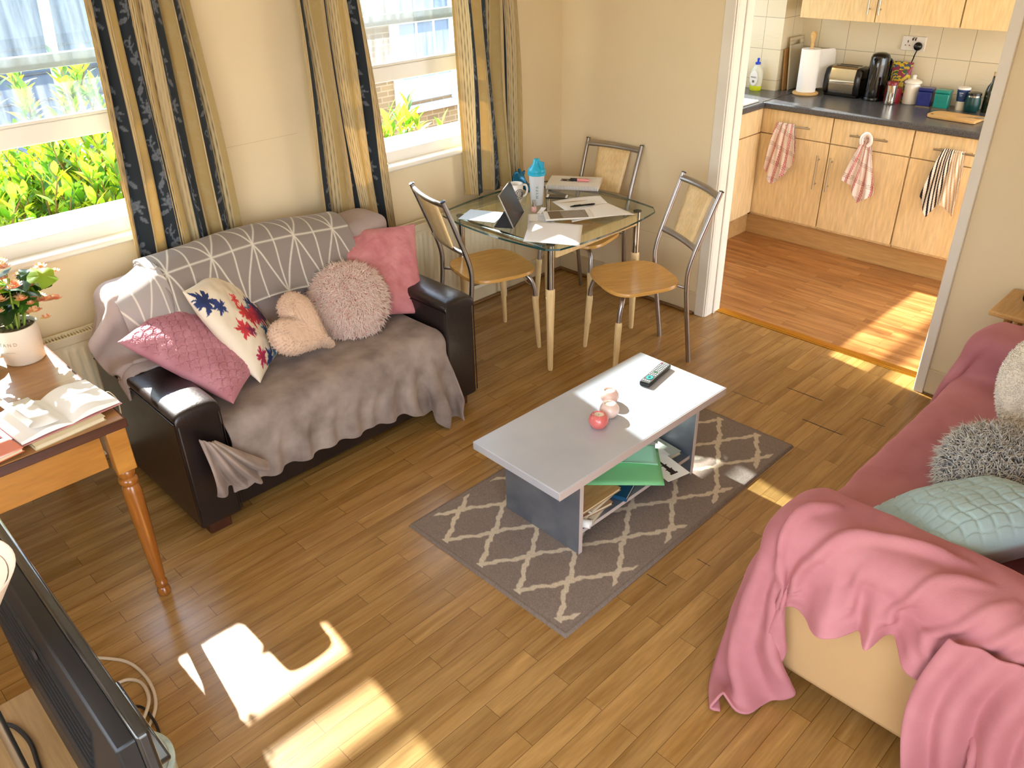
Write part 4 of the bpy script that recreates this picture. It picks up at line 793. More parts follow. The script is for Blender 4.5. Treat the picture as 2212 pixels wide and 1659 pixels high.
tag(obj('pink_throw', MB().grid(Q), M_throwp, smooth=180, solid=.007), 'dusty pink fleece throw draped over the cream sofa and its arms', 'throw')
# folded-over tail of the throw at the near corner
tl_ = np.zeros((60, 40, 3))
for i in range(60):
    for j in range(40):
        a, v = i/59, j/39; f = .022*math.sin(a*26+2*v)+.014*math.sin(a*11+1)
        tl_[i, j] = (-2.105-.03*v-f*(.3+v)-.02*math.sin(v*PI), -3.14-.36*a+.03*math.sin(v*4), .56-.50*v*(1-.18*math.sin(a*3))+.03*a)
t2 = tag(obj('pink_throw_tail', MB().grid(tl_), M_throwp, smooth=180, solid=.009, sub=1), 'loose folded tail of pink fleece hanging by the near corner of the cream sofa', 'throw')
# its cushions
M_teal = mat('duck_egg_quilt', '#a9c0c0', .8, sheen=.3, bump=(40, .35, .005))
def quilt(a, b):
    d = np.minimum(np.abs(a/.045-np.round(a/.045)+.15*np.sin(b*60)), np.abs(b/.032-np.round(b/.032)+.12*np.sin(a*70))); return -.006*np.clip(1-d/.13, 0, 1)
def teal_col(u, v, side): return np.array(lin('#a5bfc0')) if side > 0 else np.array(lin('#8f8480'))
cushion('cushion', 'pale duck egg blue quilted cushion leaning behind the near sofa arm', (-1.60, -3.02, .535), (.80, -.55, .10), (.53, .70, -.32), .46, .38, .19, mat('duck_egg_quilted', '#a9c0c0', .8, sheen=.3, attr=True, bump=(200, .2, .002)), n=110, disp=quilt, col=teal_col, seed=3, wr=.004)
t = round_fur('fluffy_cushion', 'grey and white shaggy fur cushion behind the duck egg blue one', (-1.33, -3.02, .515), (.85, -.50, .1), (.35, .6, .45), .185, .15, 6000, .045, lin('#7f8592'), lin('#e6e0d2'), mat('grey_core', '#8b8f98', .9), 33, jit=.6)
t = round_fur('fleece_cushion', 'plump off-white fleece cushion at the right edge of the pink throw', (-.86, -3.02, .605), (.75, -.66, .05), (.35, .45, .80), .225, .15, 12000, .011, lin('#f0e6d4'), lin('#fff9ec'), mat('white_fleece', '#f2e8d6', .95, bump=(50, .8, .008)), 44, w=.0026, jit=.8, sx=.92)
# ------------------------------------------------------------------ curtains
def floral(u, v):
    """mask of pale motifs in a strip; u metres across (0 = strip centre), v metres up"""
    m = np.zeros_like(u); v = np.mod(v, .36)
    def ell(cx, cy, a, rx, ry):
        dx, dy = u-cx, v-cy; x = dx*math.cos(a)+dy*math.sin(a); y = -dx*math.sin(a)+dy*math.cos(a); return (x/rx)**2+(y/ry)**2
    cx, cy = .008, .085; r = np.hypot(u-cx, v-cy); a = np.arctan2(v-cy, u-cx); R = .026+.008*np.cos(a*7)+.003*np.cos(a*14+1)
    m = np.maximum(m, np.where(r < R, .75+.25*np.cos(r*520), 0)); m = np.maximum(m, np.where((r < .008), .45, 0)*1.0)
    for (ex, ey, ea, rx, ry) in ((-.012, .155, 1.1, .020, .008), (.018, .175, 2.2, .022, .008), (.002, .200, .4, .016, .007), (-.022, .04, .6, .018, .008), (.03, .03, 2.3, .015, .007), (-.012, .262, 1.9, .013, .011), (.006, .285, .8, .013, .010), (.014, .255, 2.6, .016, .007)):
        q = ell(ex, ey, ea, rx, ry); m = np.maximum(m, np.where(q < 1, .8-.35*np.exp(-((q-.0)/.08)**2), 0))
    st = .012*np.sin(v*2*PI/.36*2)-.004; m = np.maximum(m, np.where((np.abs(u-st) < .0026) & (v > .11) & (v < .35), .8, 0))
    rr = np.hypot(u+.02, v-.325); aa = np.mod(np.arctan2(v-.325, u+.02), 2*PI); m = np.maximum(m, np.where((np.abs(rr-.004-.0022*aa) < .0022) & (rr < .019), .8, 0))
    return m
def curtain(label, x0t, x1t, x0b, x1b, zb, seed, lead, fabric=1.05, zt=2.36, npl=4.5, dep=.045):
    nu, nv = 300, 330; rng = np.random.RandomState(seed)
    z = np.linspace(zb, zt, nv)[None, :]; u = np.linspace(0, 1, nu)[:, None]
    a0 = x0b+(x0t-x0b)*np.clip((z-zb)/(1.8-zb), 0, 1.25); a1 = x1b+(x1t-x1b)*np.clip((z-zb)/(1.8-zb), 0, 1.25)
    ph = rng.rand()*6; w = u*npl*2*PI+ph+.5*np.sin(z*1.7+u*5+seed); hh = (z-zb)/(zt-zb)
    x = a0+(a1-a0)*(u+.030*np.sin(w*2+1)*(1-.3*hh)); d = dep*(.9+.25*np.sin(u*9+seed)); y = -.085-d*(np.sin(w)*.8+.18*np.sin(2*w+.7))-.010*np.sin(z*5+u*8)+0*z
    y = np.minimum(y, -.052)
    P = np.stack([x+0*z, y, z+0*u], -1)
    f = u*fabric+lead; per = .30; q = np.mod(f, per)+0*z; zz = z+0*u
    dark = np.array(lin('#343b40')); dark2 = np.array(lin('#82868c')); beige = np.array(lin('#dcc697')); gold = np.array(lin('#c8ae74')); brown = np.array(lin('#4d3420')); cream = np.array(lin('#d9c798')); palef = np.array(lin('#cbb98c'))
    c = np.zeros(P.shape); c[:] = beige
    A = q < .105; fm = floral(q-.052, zz+seed*.11); c = np.where(A[..., None], dark*(1-fm[..., None]*.95)+dark2*fm[..., None]*.95, c)
    B = (q >= .155) & (q < .245); fb = floral((q-.20)*1.0, zz+.13+seed*.07); c = np.where(B[..., None], gold*(1-fb[..., None]*.5)+palef*fb[..., None]*.5, c)
    for s0 in (.110, .119, .128, .139, .150, .250, .258, .268, .279, .290):
        k = np.clip(1-np.abs(q-s0)/.0022, 0, 1)*(.75+.25*np.sin(zz*90+s0*900)); c = c*(1-k[..., None])+brown*k[..., None]
    c = np.where(((q > .141) & (q < .148))[..., None] | ((q > .270) & (q < .277))[..., None], cream, c)
    o = obj('curtain', MB().grid(P), M_curt, smooth=180, solid=.0015, cols=c.reshape(-1, 3)); return tag(o, label, 'curtain', 'striped damask curtains at the windows')
M_curt = mat('damask_curtain', '#ffffff', .75, attr=True, spec=.2, sheen=.2)
nt = M_curt.node_tree; b = nt.nodes['Principled BSDF']; o_ = [n for n in nt.nodes if n.type == 'OUTPUT_MATERIAL'][0]; at = [n for n in nt.nodes if n.type == 'ATTRIBUTE'][0]
tl = nt.nodes.new('ShaderNodeBsdfTranslucent'); nt.links.new(at.outputs['Color'], tl.inputs[0]); mx = nt.nodes.new('ShaderNodeMixShader'); mx.inputs[0].default_value = .22; nt.links.new(b.outputs[0], mx.inputs[1]); nt.links.new(tl.outputs[0], mx.inputs[2]); nt.links.new(mx.outputs[0], o_.inputs[0])
curtain('slate and gold striped floral curtain at the left window, behind the sofa', -2.615, -2.235, -2.68, -2.205, .66, 1, .235, 1.15, npl=4.6)
curtain('slate and gold striped floral curtain left of the right window', -1.765, -1.455, -1.77, -1.375, .655, 5, .27, .80, npl=3.1)
curtain('slate and gold striped floral curtain right of the right window, by the table', -.868, -.455, -.835, -.40, .69, 8, .215, 1.0, npl=3.8)
# ------------------------------------------------------------------ radiators
M_rad = mat('radiator_enamel', '#e5d8b8', .35, spec=.4)
def radiator(label, x0, x1):
    t = thing('radiator', label, 'radiator', ((x0+x1)/2, -.07, .14)); w = (x1-x0)/2; nu = int((x1-x0)/.0055); xs = np.linspace(-w+.03, w-.03, nu); k = np.clip(np.abs(((xs+w)/.034) % 1-.5)*4.2-.6, 0, 1)
    zz = np.array([.03, .055, .065, .425, .435, .455]); P = np.zeros((nu, 6, 3)); P[:, :, 0] = xs[:, None]; P[:, :, 2] = zz; P[:, :, 1] = -.030; P[:, 2:4, 1] -= .009*k[:, None]; P[:, 2:4, 1] += .0
    obj('ribbed_panel', MB().grid(P), M_rad, t, smooth=40)
    obj('panel_edge', MB().box(-w, -.033, 0, w, -.027, .03).box(-w, -.033, .455, w, -.027, .485).box(-w, -.033, .03, -w+.03, -.027, .455).box(w-.03, -.033, .03, w, -.027, .455), M_rad, t, bevel=.003)
    g = MB().box(-w-.004, -.035, .48, w+.004, -.029, .492).box(-w-.004, .022, .48, w+.004, .028, .492)
    for k in range(int((x1-x0)/.012)): g.box(-w+.01+k*.012, -.03, .478, -w+.0135+k*.012, .022, .488)
    obj('top_grille', g, M_rad, t); obj('side_panel', MB().box(-w-.005, -.034, 0, -w, .027, .488).box(w, -.034, 0, w+.005, .027, .488), M_rad, t, bevel=.001); obj('back_panel', MB().box(-w, .018, 0, w, .026, .48), M_rad, t)
    obj('wall_bracket', MB().box(-w+.12, .026, .05, -w+.16, .07, .43).box(w-.16, .026, .05, w-.12, .07, .43), M_rad, t)
    obj('pipe', MB().tube([(w-.02, .0, .02), (w-.02, 0, -.14)], .0075, 10), M_rad, t, smooth=60)
    obj('valve', MB().lathe([(0, -.03), (.014, -.03), (.016, 0), (.014, .012), (0, .014)], 14, c=(w-.02, 0)), M_rad, t, smooth=50)
radiator('cream panel radiator behind the black sofa and desk', -3.10, -2.30); radiator('cream panel radiator under the right window, behind the dining chair', -1.66, -.555)
t = thing('wall_cable', 'thin white cable running down the wall to the floor behind the table', 'cable', (-.42, -.004, .2)); obj('cable', MB().tube(smooth_path([(0, 0, .28), (.004, -.003, .16), (-.006, -.002, .05), (.0, -.02, -.05), (.03, -.06, -.165), (.07, -.12, -.194), (.0, -.2, -.197), (-.06, -.23, -.197)]), .0025, 6), mat('cable_white', '#cfc0a0', .5), t, smooth=60)
# ------------------------------------------------------------------ rug
nu, nv = 460, 250; u = np.linspace(0, 1, nu)[:, None]; v = np.linspace(0, 1, nv)[None, :]; X = u*1.50+0*v; Y = v*.812+0*u
rng = np.random.RandomState(1); jit = rng.rand(nu, nv)
Px, Py = .158, .095; off = (X-.035); ph = off/Px
wob = .010*np.sin(ph*PI*2*2.5)+.004*np.sin(ph*31)
def fam(sg):
    d = (Y-.065)-sg*off*(Py/Px); d = d+sg*.004*np.sin(ph*2*PI)+.0035*np.sin(off*95+sg*2)+.002*np.sin(off*210+sg)+.002*(jit-.5); q = d/(2*Py); return np.abs(q-np.round(q))*2*Py
ln = np.minimum(fam(1), fam(-1)); m = np.clip((.011-ln)/.003+.5, 0, 1); edge = np.minimum(np.minimum(X, 1.5-X), np.minimum(Y, .812-Y)); m = m*(edge > .03)
g = np.array(lin('#8b7c70'))*(.85+.3*jit[..., None]); cr_ = np.array(lin('#d2c2a8'))*(.9+.2*jit[..., None]); c = g*(1-m[..., None])+cr_*m[..., None]; c = np.where((edge < .014)[..., None], g*.85, c)
Z = .0105+.0012*jit+.0012*fbm(X*40, Y*40, 2, 2)*.5; Z = np.where(edge < .006, .004, Z); Z = np.where(edge <= 1e-6, .0005, Z)
rg = obj('rug', MB().grid(np.stack([X, Y, Z], -1)), mat('rug_pile', '#8b7c70', .95, spec=.1, attr=True, bump=(500, .5, .003)), smooth=180, cols=c.reshape(-1, 3)); rg.location = (-2.352, -2.163, 0); rg.rotation_euler = (0, 0, math.radians(.3)); tag(rg, 'taupe rug with cream trellis pattern under the silver coffee table', 'rug')
# ------------------------------------------------------------------ coffee table
M_silver = mat('silver_laminate', '#c6c9ce', .30, metal=.2, var=(3, '#b8bdc6'), bump=(8, .05, .004)); M_edge = mat('pale_edge_band', '#cdbdb4', .4); M_panel = mat('scuffed_silver_panel', '#8f949c', .33, metal=.55, var=(5, '#6d7480'))
CT = thing('coffee_table', 'silver rectangular coffee table with a lower shelf, standing on the rug', 'coffee table', (-1.675, -1.752, .012), math.radians(-1.2))
obj('tabletop', MB().box(-.485, -.218, .333, .485, .218, .366), M_silver, CT, bevel=.003); obj('edge_band', MB().box(-.486, -.2205, .334, .486, -.218, .365).box(.485, -.219, .334, .4865, .219, .365), M_edge, CT, bevel=.0008)
for a in (-.352, .332): 
    p = obj('side_panel', MB().box(a, -.192, 0, a+.018, .192, .333), M_panel, CT, bevel=.0008); obj('edge_strip', MB().box(a, -.1935, 0, a+.018, -.192, .333), M_edge, p)
obj('lower_shelf', MB().box(-.334, -.18, .075, .332, .18, .091).box(-.334, -.1815, .075, .332, -.18, .091, 1), [M_panel, M_edge], CT)
TZ = .012+.366
def holder(lb, x, y, m, grp=None):
    t = thing('tealight_holder', lb, 'candle holder', (x, y, TZ)); r = .0385
    obj('bowl', MB().lathe([(0, 0), (.018, 0), (.030, .008), (r, .028), (.036, .042), (.027, .055), (.021, .058), (.0195, .055), (.0195, .046), (0, .046)], 40), m, t, smooth=80)
    obj('candle', MB().lathe([(0, .046), (.019, .046), (.019, .053), (.004, .052), (0, .052)], 28), mat('wax_'+lb[:6].strip().replace(' ', ''), '#f3ead2', .5, sss=0), t, smooth=60)
    obj('wick', MB().cyl((0, 0, .052), (0, .001, .0565), .0008, seg=6), M_dark, t)
holder('coral pink round tealight holder, nearest of the three on the coffee table', -1.765, -1.793, mat('coral_glaze', '#d9706b', .12, coat=.5)); holder('pale shell pink tealight holder, middle of the three', -1.68, -1.775, mat('shell_glaze', '#ecd0c3', .15, coat=.4)); holder('blush tealight holder, furthest of the three and nearest the remote', -1.605, -1.712, mat('blush_glaze', '#e8c2b5', .15, coat=.4))
t = thing('remote_control', 'black television remote with pale buttons on the coffee table', 'remote', (-1.317, -1.722, TZ), math.radians(-81)); t.scale = (1, 1.18, 1)
obj('casing', MB().prism([(-.022, -.083), (.022, -.083), (.024, -.06), (.022, 0), (.024, .06), (.022, .083), (-.022, .083), (-.024, .06), (-.022, 0), (-.024, -.06)], .001, .020), M_blackpl, t, bevel=.004, segs=3); obj('faceplate', MB().box(-.0205, -.080, .0195, .0205, .080, .0206), mat('remote_face', '#5b5957', .4), t, bevel=.0004)
bt = [('pale_button', '#cfd0cc'), ('red_button', '#c85a5a'), ('teal_button', '#3aa39a'), ('green_button', '#4a8f5a')]; BM = {k: mat(k, c, .4) for k, c in bt}
n_ = 0
for r in range(13):
    for cx in (-.0135, -.0045, .0045, .0135):
        if 9 <= r <= 11: continue
        nm = 'red_button' if (r in (0,) and cx < -.01) or (r == 11 and cx > .01) or (r == 9 and cx > 0.01) else ('green_button' if r == 6 and abs(cx) < .01 else 'pale_button'); obj('button', MB().box(cx-.003, .071-r*.0115-.0028, .0205, cx+.003, .071-r*.0115+.0028, .0222), BM[nm], t, bevel=.0008)
obj('dial', MB().lathe([(.006, .0205), (.0135, .0205), (.0135, .0225), (.006, .0225)], 28, c=(0, -.0435), cap=False), BM['teal_button'], t, smooth=40)
# things on its shelf
SZ = .012+.091
M_green = mat('green_folder', '#7fca8a', .6); M_mint = mat('mint_paper', '#a8e6c4', .6); M_wh = mat('white_paper', '#f2efe8', .7); M_page = mat('book_pages', '#d9c9a8', .8)
def book(name, lb, cat, x, y, z, w, h, th, rz, cover, grp=None, tilt=0, under=True):
    t = thing(name, lb, cat, (x, y, z), group=grp, rot=(0, tilt, rz)); obj('cover', MB().box(-w/2, -h/2, th-.0012, w/2, h/2, th).box(-w/2, -h/2, 0, w/2, h/2, .0012).box(-w/2, -h/2, 0, -w/2+.0012, h/2, th), cover, t); obj('pages', MB().box(-w/2+.0012, -h/2+.003, .0012, w/2-.004, h/2-.003, th-.0012), M_page, t); return t
M_woodb = wood('bamboo_magazine', '#c9a066', '#a8824a', .6, 'x')
book('wooden_board_book', 'tan wood-grain covered book at the left of the coffee table shelf', 'book', -1.885, -1.815, SZ+.055, .22, .21, .012, -.03, M_woodb)
book('book', 'pale paperback leaning open against the tan book, left of the shelf', 'book', -1.90, -1.87, SZ+.002, .13, .10, .018, .25, mat('beige_cover', '#cdbfa8', .6)); book('book', 'brown edged book lying flat below the tan book on the shelf', 'book', -1.90, -1.84, SZ+.021, .16, .16, .014, -.15, mat('brown_cover', '#9c7a5c', .6)); book('book', 'thin cream booklet stacked above the brown edged book', 'book', -1.87, -1.83, SZ+.037, .17, .17, .012, .1, mat('cream_cover', '#d8cbb4', .6))
t = thing('stamped_card', 'small white card printed with a black stamp, at the shelf corner', 'card', (-1.965, -1.895, SZ+.022), .3); obj('card', MB().box(-.03, -.02, 0, .03, .02, .001), M_wh, t); obj('stamp_print', MB().tube([(.016*math.cos(a), .012*math.sin(a), .0014) for a in np.linspace(0, 2*PI, 24, endpoint=False)], .0009, 6, closed=True).box(-.008, -.006, .001, -.005, .006, .0016).box(-.002, -.006, .001, .001, .006, .0016).box(.004, -.006, .001, .007, .006, .0016), M_dark, t)
t = thing('paper_roll', 'short white paper roll standing at the near end of the shelf', 'paper roll', (-1.985, -1.915, SZ+.017), rot=(PI/2, 0, .4)); obj('tube', MB().lathe([(.013, -.03), (.016, -.03), (.016, .03), (.013, .03), (.013, -.03)], 24, cap=False), M_wh, t, smooth=40)
book('blue_book', 'dark blue hardback under the green folder', 'book', -1.715, -1.85, SZ+.002, .16, .14, .02, .35, mat('deep_blue_cover', '#174a6b', .4))
book('book', 'thick cream paperback supporting the green folder', 'book', -1.66, -1.72, SZ+.002, .22, .17, .055, .1, mat('off_white_cover', '#e4dccb', .6))
book('book', 'white paperback at the back right of the shelf', 'book', -1.45, -1.69, SZ+.002, .13, .19, .05, .5, mat('ivory_cover', '#e9dfcf', .6)); book('book', 'printed grey-green booklet by the right panel of the coffee table', 'book', -1.40, -1.83, SZ+.002, .09, .15, .016, -.12, mat('booklet_cover', '#b9bdae', .5))
gf = np.array([[(-.15+.30*a, -.11+.22*b_, .004+.018*math.sin(a*2.5)*b_+.0) for b_ in np.linspace(0, 1, 10)] for a in np.linspace(0, 1, 14)]); t = thing('green_folder', 'bright green card folder sticking out of the coffee table shelf', 'folder', (-1.679, -1.849, SZ+.066), .0, rot=(0, 0, math.radians(-47)))
obj('card', MB().grid(gf), M_green, t, smooth=180, solid=.006); gf2 = gf*np.array([.92, .55, 1])+np.array([0, .06, .012]); gf2[:, 0, 2] += .012*np.sin(np.linspace(0, 3.1, 14)); obj('mint_flap', MB().grid(gf2), M_mint, t, smooth=180, solid=.0015)
t = thing('printed_leaflet', 'white leaflet printed with a black tower drawing, right of the green folder', 'leaflet', (-1.503, -1.913, SZ+.026), math.radians(-14)); obj('sheet', MB().box(-.055, -.105, 0, .055, .105, .0012), M_wh, t)
tw = MB()
for a, b_, z0, z1 in ((-.018, .018, -.078, -.068), (-.012, .012, -.068, -.045), (-.016, .016, -.045, -.040), (-.008, .008, -.040, -.015), (-.014, .014, -.015, -.010), (-.005, .005, -.010, .03), (-.002, .002, .03, .075)): tw.box(a, z0, .0012, b_, z1, .0016)
obj('tower_drawing', tw, M_dark, t); t = thing('white_paper_sheet', 'plain white paper under the printed leaflet on the shelf', 'paper', (-1.50, -1.80, SZ+.0225), -.3); obj('sheet', MB().box(-.10, -.07, 0, .10, .07, .001), M_wh, t)
# ------------------------------------------------------------------ dining table
DT = thing('dining_table', 'square glass topped dining table with steel and pale wood legs', 'dining table', (-.742, -.585, 0)); M_birch = wood('birch', '#edd29c', '#e2bf84', .38, 'z', scale=.9); M_birchh = wood('birch_seat', '#dba95a', '#cc9443', .3, 'y', scale=.8, coat=.3)
M_tube = mat('steel_tube', '#b3afad', .34, metal=1, var=(14, .06))
sx_ = (-.332, .332)
for ix, x in enumerate(sx_):
    for iy, y in enumerate((-.322, .322)):
        x_ = x+(.004 if ix else 0); l = obj('leg', MB().lathe([(0, 0), (.012, 0), (.0135, .01), (.019, .25), (.0235, .43), (.0225, .448), (.017, .455), (0, .455)], 24, c=(x_, y)), M_birch, DT, smooth=60); obj('leg_sleeve', MB().lathe([(.0, .45), (.0185, .45), (.0185, .678), (0, .678)], 24, c=(x_, y)), mat('bright_steel', '#c9c4ba', .18, metal=1) if 'bright_steel' not in bpy.data.materials else bpy.data.materials['bright_steel'], l, smooth=40)
for (a, b_) in ((-.342, -.328), (.328, .342)):
    obj('apron', MB().box(-.31, a, .612, .31, b_, .678), M_birch, DT, bevel=.002)
for a in (-.332, .336): obj('side_rail', MB().tube([(a, -.31, .655), (a, .31, .655)], .014, 14), bpy.data.materials['bright_steel'], DT, smooth=60)
def barrel(h, bulge, r, n=14):
    pts = []
    cs = [(h, h), (-h, h), (-h, -h), (h, -h)]
    for k in range(4):
        a, b_ = Vector((*cs[k], 0)), Vector((*cs[(k+1) % 4], 0)); nrm = Vector(((a+b_)/2)).normalized()
        for i in range(n):
            t_ = (r+i*(1-2*r)/(n-1)); p = a.lerp(b_, t_)+nrm*bulge*(1-(2*t_-1)**2); pts.append((p.x, p.y))
    return pts
M_clear = bpy.data.materials.new('clear_table_glass'); M_clear.use_nodes = True; nt = M_clear.node_tree; nt.nodes.clear(); o_ = nt.nodes.new('ShaderNodeOutputMaterial'); tr = nt.nodes.new('ShaderNodeBsdfTransparent'); gl = nt.nodes.new('ShaderNodeBsdfGlossy'); fr = nt.nodes.new('ShaderNodeFresnel'); mx = nt.nodes.new('ShaderNodeMixShader')
fr.inputs[0].default_value = 1.5; tr.inputs[0].default_value = (.90, .95, .93, 1); gl.inputs['Roughness'].default_value = .01; nt.links.new(fr.outputs[0], mx.inputs[0]); ge = nt.nodes.new('ShaderNodeNewGeometry'); iv = nt.nodes.new('ShaderNodeMath'); iv.operation = 'SUBTRACT'; iv.inputs[0].default_value = 1; nt.links.new(ge.outputs['Backfacing'], iv.inputs[1]); ml = nt.nodes.new('ShaderNodeMath'); ml.operation = 'MULTIPLY'; nt.links.new(iv.outputs[0], ml.inputs[0]); nt.links.new(fr.outputs[0], ml.inputs[1]); nt.links.new(ml.outputs[0], mx.inputs[0]); nt.links.new(tr.outputs[0], mx.inputs[1]); nt.links.new(gl.outputs[0], mx.inputs[2]); nt.links.new(mx.outputs[0], o_.inputs[0])
M_gedge = mat('glass_edge', '#274b47', .1, coat=.5); brl = barrel(.405, .045, .05); gt = obj('glass_top', MB().prism(brl, .682, .692), M_clear, DT); n_ = len(brl)
ed = MB().add([(x*1.0005, y*1.0005, .6822) for x, y in brl]+[(x*1.0005, y*1.0005, .6918) for x, y in brl], [(i, (i+1) % n_, n_+(i+1) % n_, n_+i) for i in range(n_)]); obj('glass_edge', ed, M_gedge, gt)
DZ = .693
for x in (-.332, .336):
    for y in (-.322, .322): obj('glass_pad', MB().lathe([(0, .678), (.022, .678), (.022, .682), (0, .682)], 20, c=(x, y)), M_blackpl, DT)
# ------------------------------------------------------------------ dining chairs
def make_chair(label, x, y, rz):
    t = thing('dining_chair', label, 'chair', (x, y, 0), rz, group='dining chairs round the glass table')
    for s_ in (-1, 1):
        post = smooth_path([(s_*.158, -.005, 0), (s_*.163, .03, .25), (s_*.168, .052, .43), (s_*.171, .045, .55), (s_*.175, -.025, .75), (s_*.178, -.08, .895)], 6); p = obj('back_post', MB().tube(post, .0118, 14, flat=1.35), M_tube, t, smooth=60); obj('post_cap', MB().lathe([(0, 0), (.0125, 0), (.0125, .006), (0, .009)], 14, c=(0, 0)), M_blackpl, p, loc=(s_*.178, -.08, .893), rot=(.35, 0, 0), smooth=50)
        obj('leg', MB().lathe([(0, 0), (.010, 0), (.011, .008), (.0155, .18), (.0175, .285), (.0165, .30), (.012, .305), (0, .305)], 20, c=(0, 0)), M_birch, t, loc=(s_*.187, .432, 0), rot=(math.radians(3.0), math.radians(-s_*2.2), 0), smooth=60)
        obj('leg_bend', MB().tube(smooth_path([(s_*.1755, .417, .30), (s_*.1735, .413, .345), (s_*.165, .40, .39), (s_*.145, .385, .415), (s_*.11, .375, .425), (s_*.05, .37, .427)], 6), .0115, 14), M_tube, t, smooth=60)
    obj('seat_frame', MB().tube([(-.17, .05, .425), (-.13, .08, .428), (-.10, .375, .426)], .008, 10).tube([(.17, .05, .425), (.13, .08, .428), (.10, .375, .426)], .008, 10), M_tube, t, smooth=60)
    pts = []
    for k in range(56):
        a = 2*PI*k/56; ca, sa = math.cos(a), math.sin(a); ex = 2/3.4; X = .20*math.copysign(abs(ca)**ex, ca); Y = .195*math.copysign(abs(sa)**ex, sa); X *= 1+.10*(Y/.195)*.5; pts.append((X, .255+Y))
    n = len(pts); rings = [(.96, .434), (1.0, .438), (1.0, .450), (.985, .4545), (.9, .453), (.6, .4475), (.25, .4455)]; vs = []
    for sc_, z in rings: vs += [(x*sc_, .255+(yy-.255)*sc_, z) for x, yy in pts]
    fs = [(i*n+k, i*n+(k+1) % n, (i+1)*n+(k+1) % n, (i+1)*n+k) for i in range(len(rings)-1) for k in range(n)]+[tuple(range(n-1, -1, -1)), tuple((len(rings)-1)*n+k for k in range(n))]
    obj('seat', MB().add(vs, fs), M_birchh, t, smooth=50)
    def rail(z, yb, r, k=1): return MB().tube(smooth_path([(-.173, yb, z), (-.09, yb-.014*k, z), (0, yb-.019*k, z), (.09, yb-.014*k, z), (.173, yb, z)], 5), r, 12, flat=1.4)
    obj('top_rail', rail(.872, -.070, .0125), M_tube, t, smooth=60); obj('lower_rail', rail(.618, .018, .011, .7), M_tube, t, smooth=60)
    P = np.zeros((9, 9, 3)); 
    for i in range(9):
        for j in range(9):
            a, b_ = i/8*2-1, j/8; w = .108-.018*(1-b_); z = .612+.255*b_; P[i, j] = (a*w, (.018-.089*b_)-.018*(1-(a*w/.176)**2), z)
    obj('back_panel', MB().grid(P), M_birch, t, smooth=180, solid=.009)
    return t
make_chair('wood and steel chair left of the glass table, behind the sofa arm', -1.30, -.40, math.radians(-90-14.8))
def place(src, label, x, y, rz): c = copy_tree(src); c['label'] = label; c.location = (x, y, 0); c.rotation_euler = (0, 0, rz); return c
src = bpy.data.objects['dining_chair']
place(src, 'nearest pale wood and steel chair, pulled out beside the kitchen doorway', -.448, -1.224, math.radians(64)); place(src, 'far pale wood and steel chair, its back against the kitchen wall', -.118, -.455, math.radians(97.5))
# ------------------------------------------------------------------ things on the dining table
M_scr = mat('dark_screen', '#10181e', .22, spec=.5)
t = thing('standing_tablet', 'dark tablet standing propped on its folded cover', 'tablet', (-.955, -.575, DZ), rot=(0, 0, math.radians(33)))
tb = MB(); tb.M = Matrix.Rotation(math.radians(-24), 4, 'X'); tb.box(-.125, -.004, .0, .125, .004, .178); q = obj('casing', tb, mat('tablet_silver', '#b7b4ae', .3, metal=.8), t, bevel=.003)
tb = MB(); tb.M = Matrix.Rotation(math.radians(-24), 4, 'X'); tb.box(-.122, -.0055, .003, .122, -.0042, .175); obj('screen', tb, M_scr, q); 
obj('cover_stand', MB().add([(-.12, 0, .0), (.12, 0, .0), (.12, .10, .0), (-.12, .10, .0), (-.12, .045, .085), (.12, .045, .085)], [(3, 2, 5, 4), (0, 3, 4), (1, 5, 2), (0, 1, 2, 3)]), mat('cover_black', '#0d0f12', .6), t, solid=.003)
t = thing('logo_mug', 'white mug with a round black logo, behind the tablet', 'mug', (-.745, -.345, DZ)); m_ = mat('mug_white', '#ece5d8', .15, coat=.4); obj('cup', MB().lathe([(0, 0), (.036, 0), (.040, .005), (.041, .098), (.039, .1), (.036, .097), (.035, .008), (0, .006)], 40), m_, t, smooth=50); obj('handle', MB().tube(smooth_path([(.038, -.010, .085), (.062, -.016, .08), (.070, -.018, .055), (.060, -.016, .028), (.038, -.010, .02)]), .006, 12), m_, t, smooth=60)
lg = MB(); ctr = math.radians(-105)
def cyl_pt(a, z, r=.0417): return (r*math.cos(ctr+a/r), r*math.sin(ctr+a/r), z)
for R in (.026, .0165): lg.tube([cyl_pt(R*math.cos(k), .05+R*math.sin(k)) for k in np.linspace(0, 2*PI, 32, endpoint=False)], .0012, 6, closed=True)
for k in np.linspace(.3, 2*PI-.3, 12): lg.tube([cyl_pt(.0185*math.cos(k), .05+.0185*math.sin(k)), cyl_pt(.024*math.cos(k+.08), .05+.024*math.sin(k+.08))], .0011, 5)
for k in (-.008, 0, .008): lg.tube([cyl_pt(k, .038), cyl_pt(k*1.3, .062)], .0012, 5)
obj('logo', lg, M_dark, t)
t = thing('shaker_bottle', 'clear protein shaker bottle with a turquoise lid, lettered down its side', 'bottle', (-.70, -.46, DZ)); m_ = mat('shaker_clear', '#dfe3e6', .25, alpha=.72); obj('cup', MB().lathe([(0, 0), (.030, 0), (.033, .005), (.042, .165), (0, .165)], 36), m_, t, smooth=50); obj('lid', MB().lathe([(.0, .16), (.048, .16), (.049, .166), (.048, .172), (.045, .174), (.046, .182), (.044, .19), (.033, .202), (.022, .216), (.019, .228), (.017, .238), (.012, .242), (0, .242)], 36), mat('turquoise_plastic', '#1fa5c4', .35), t, smooth=40)
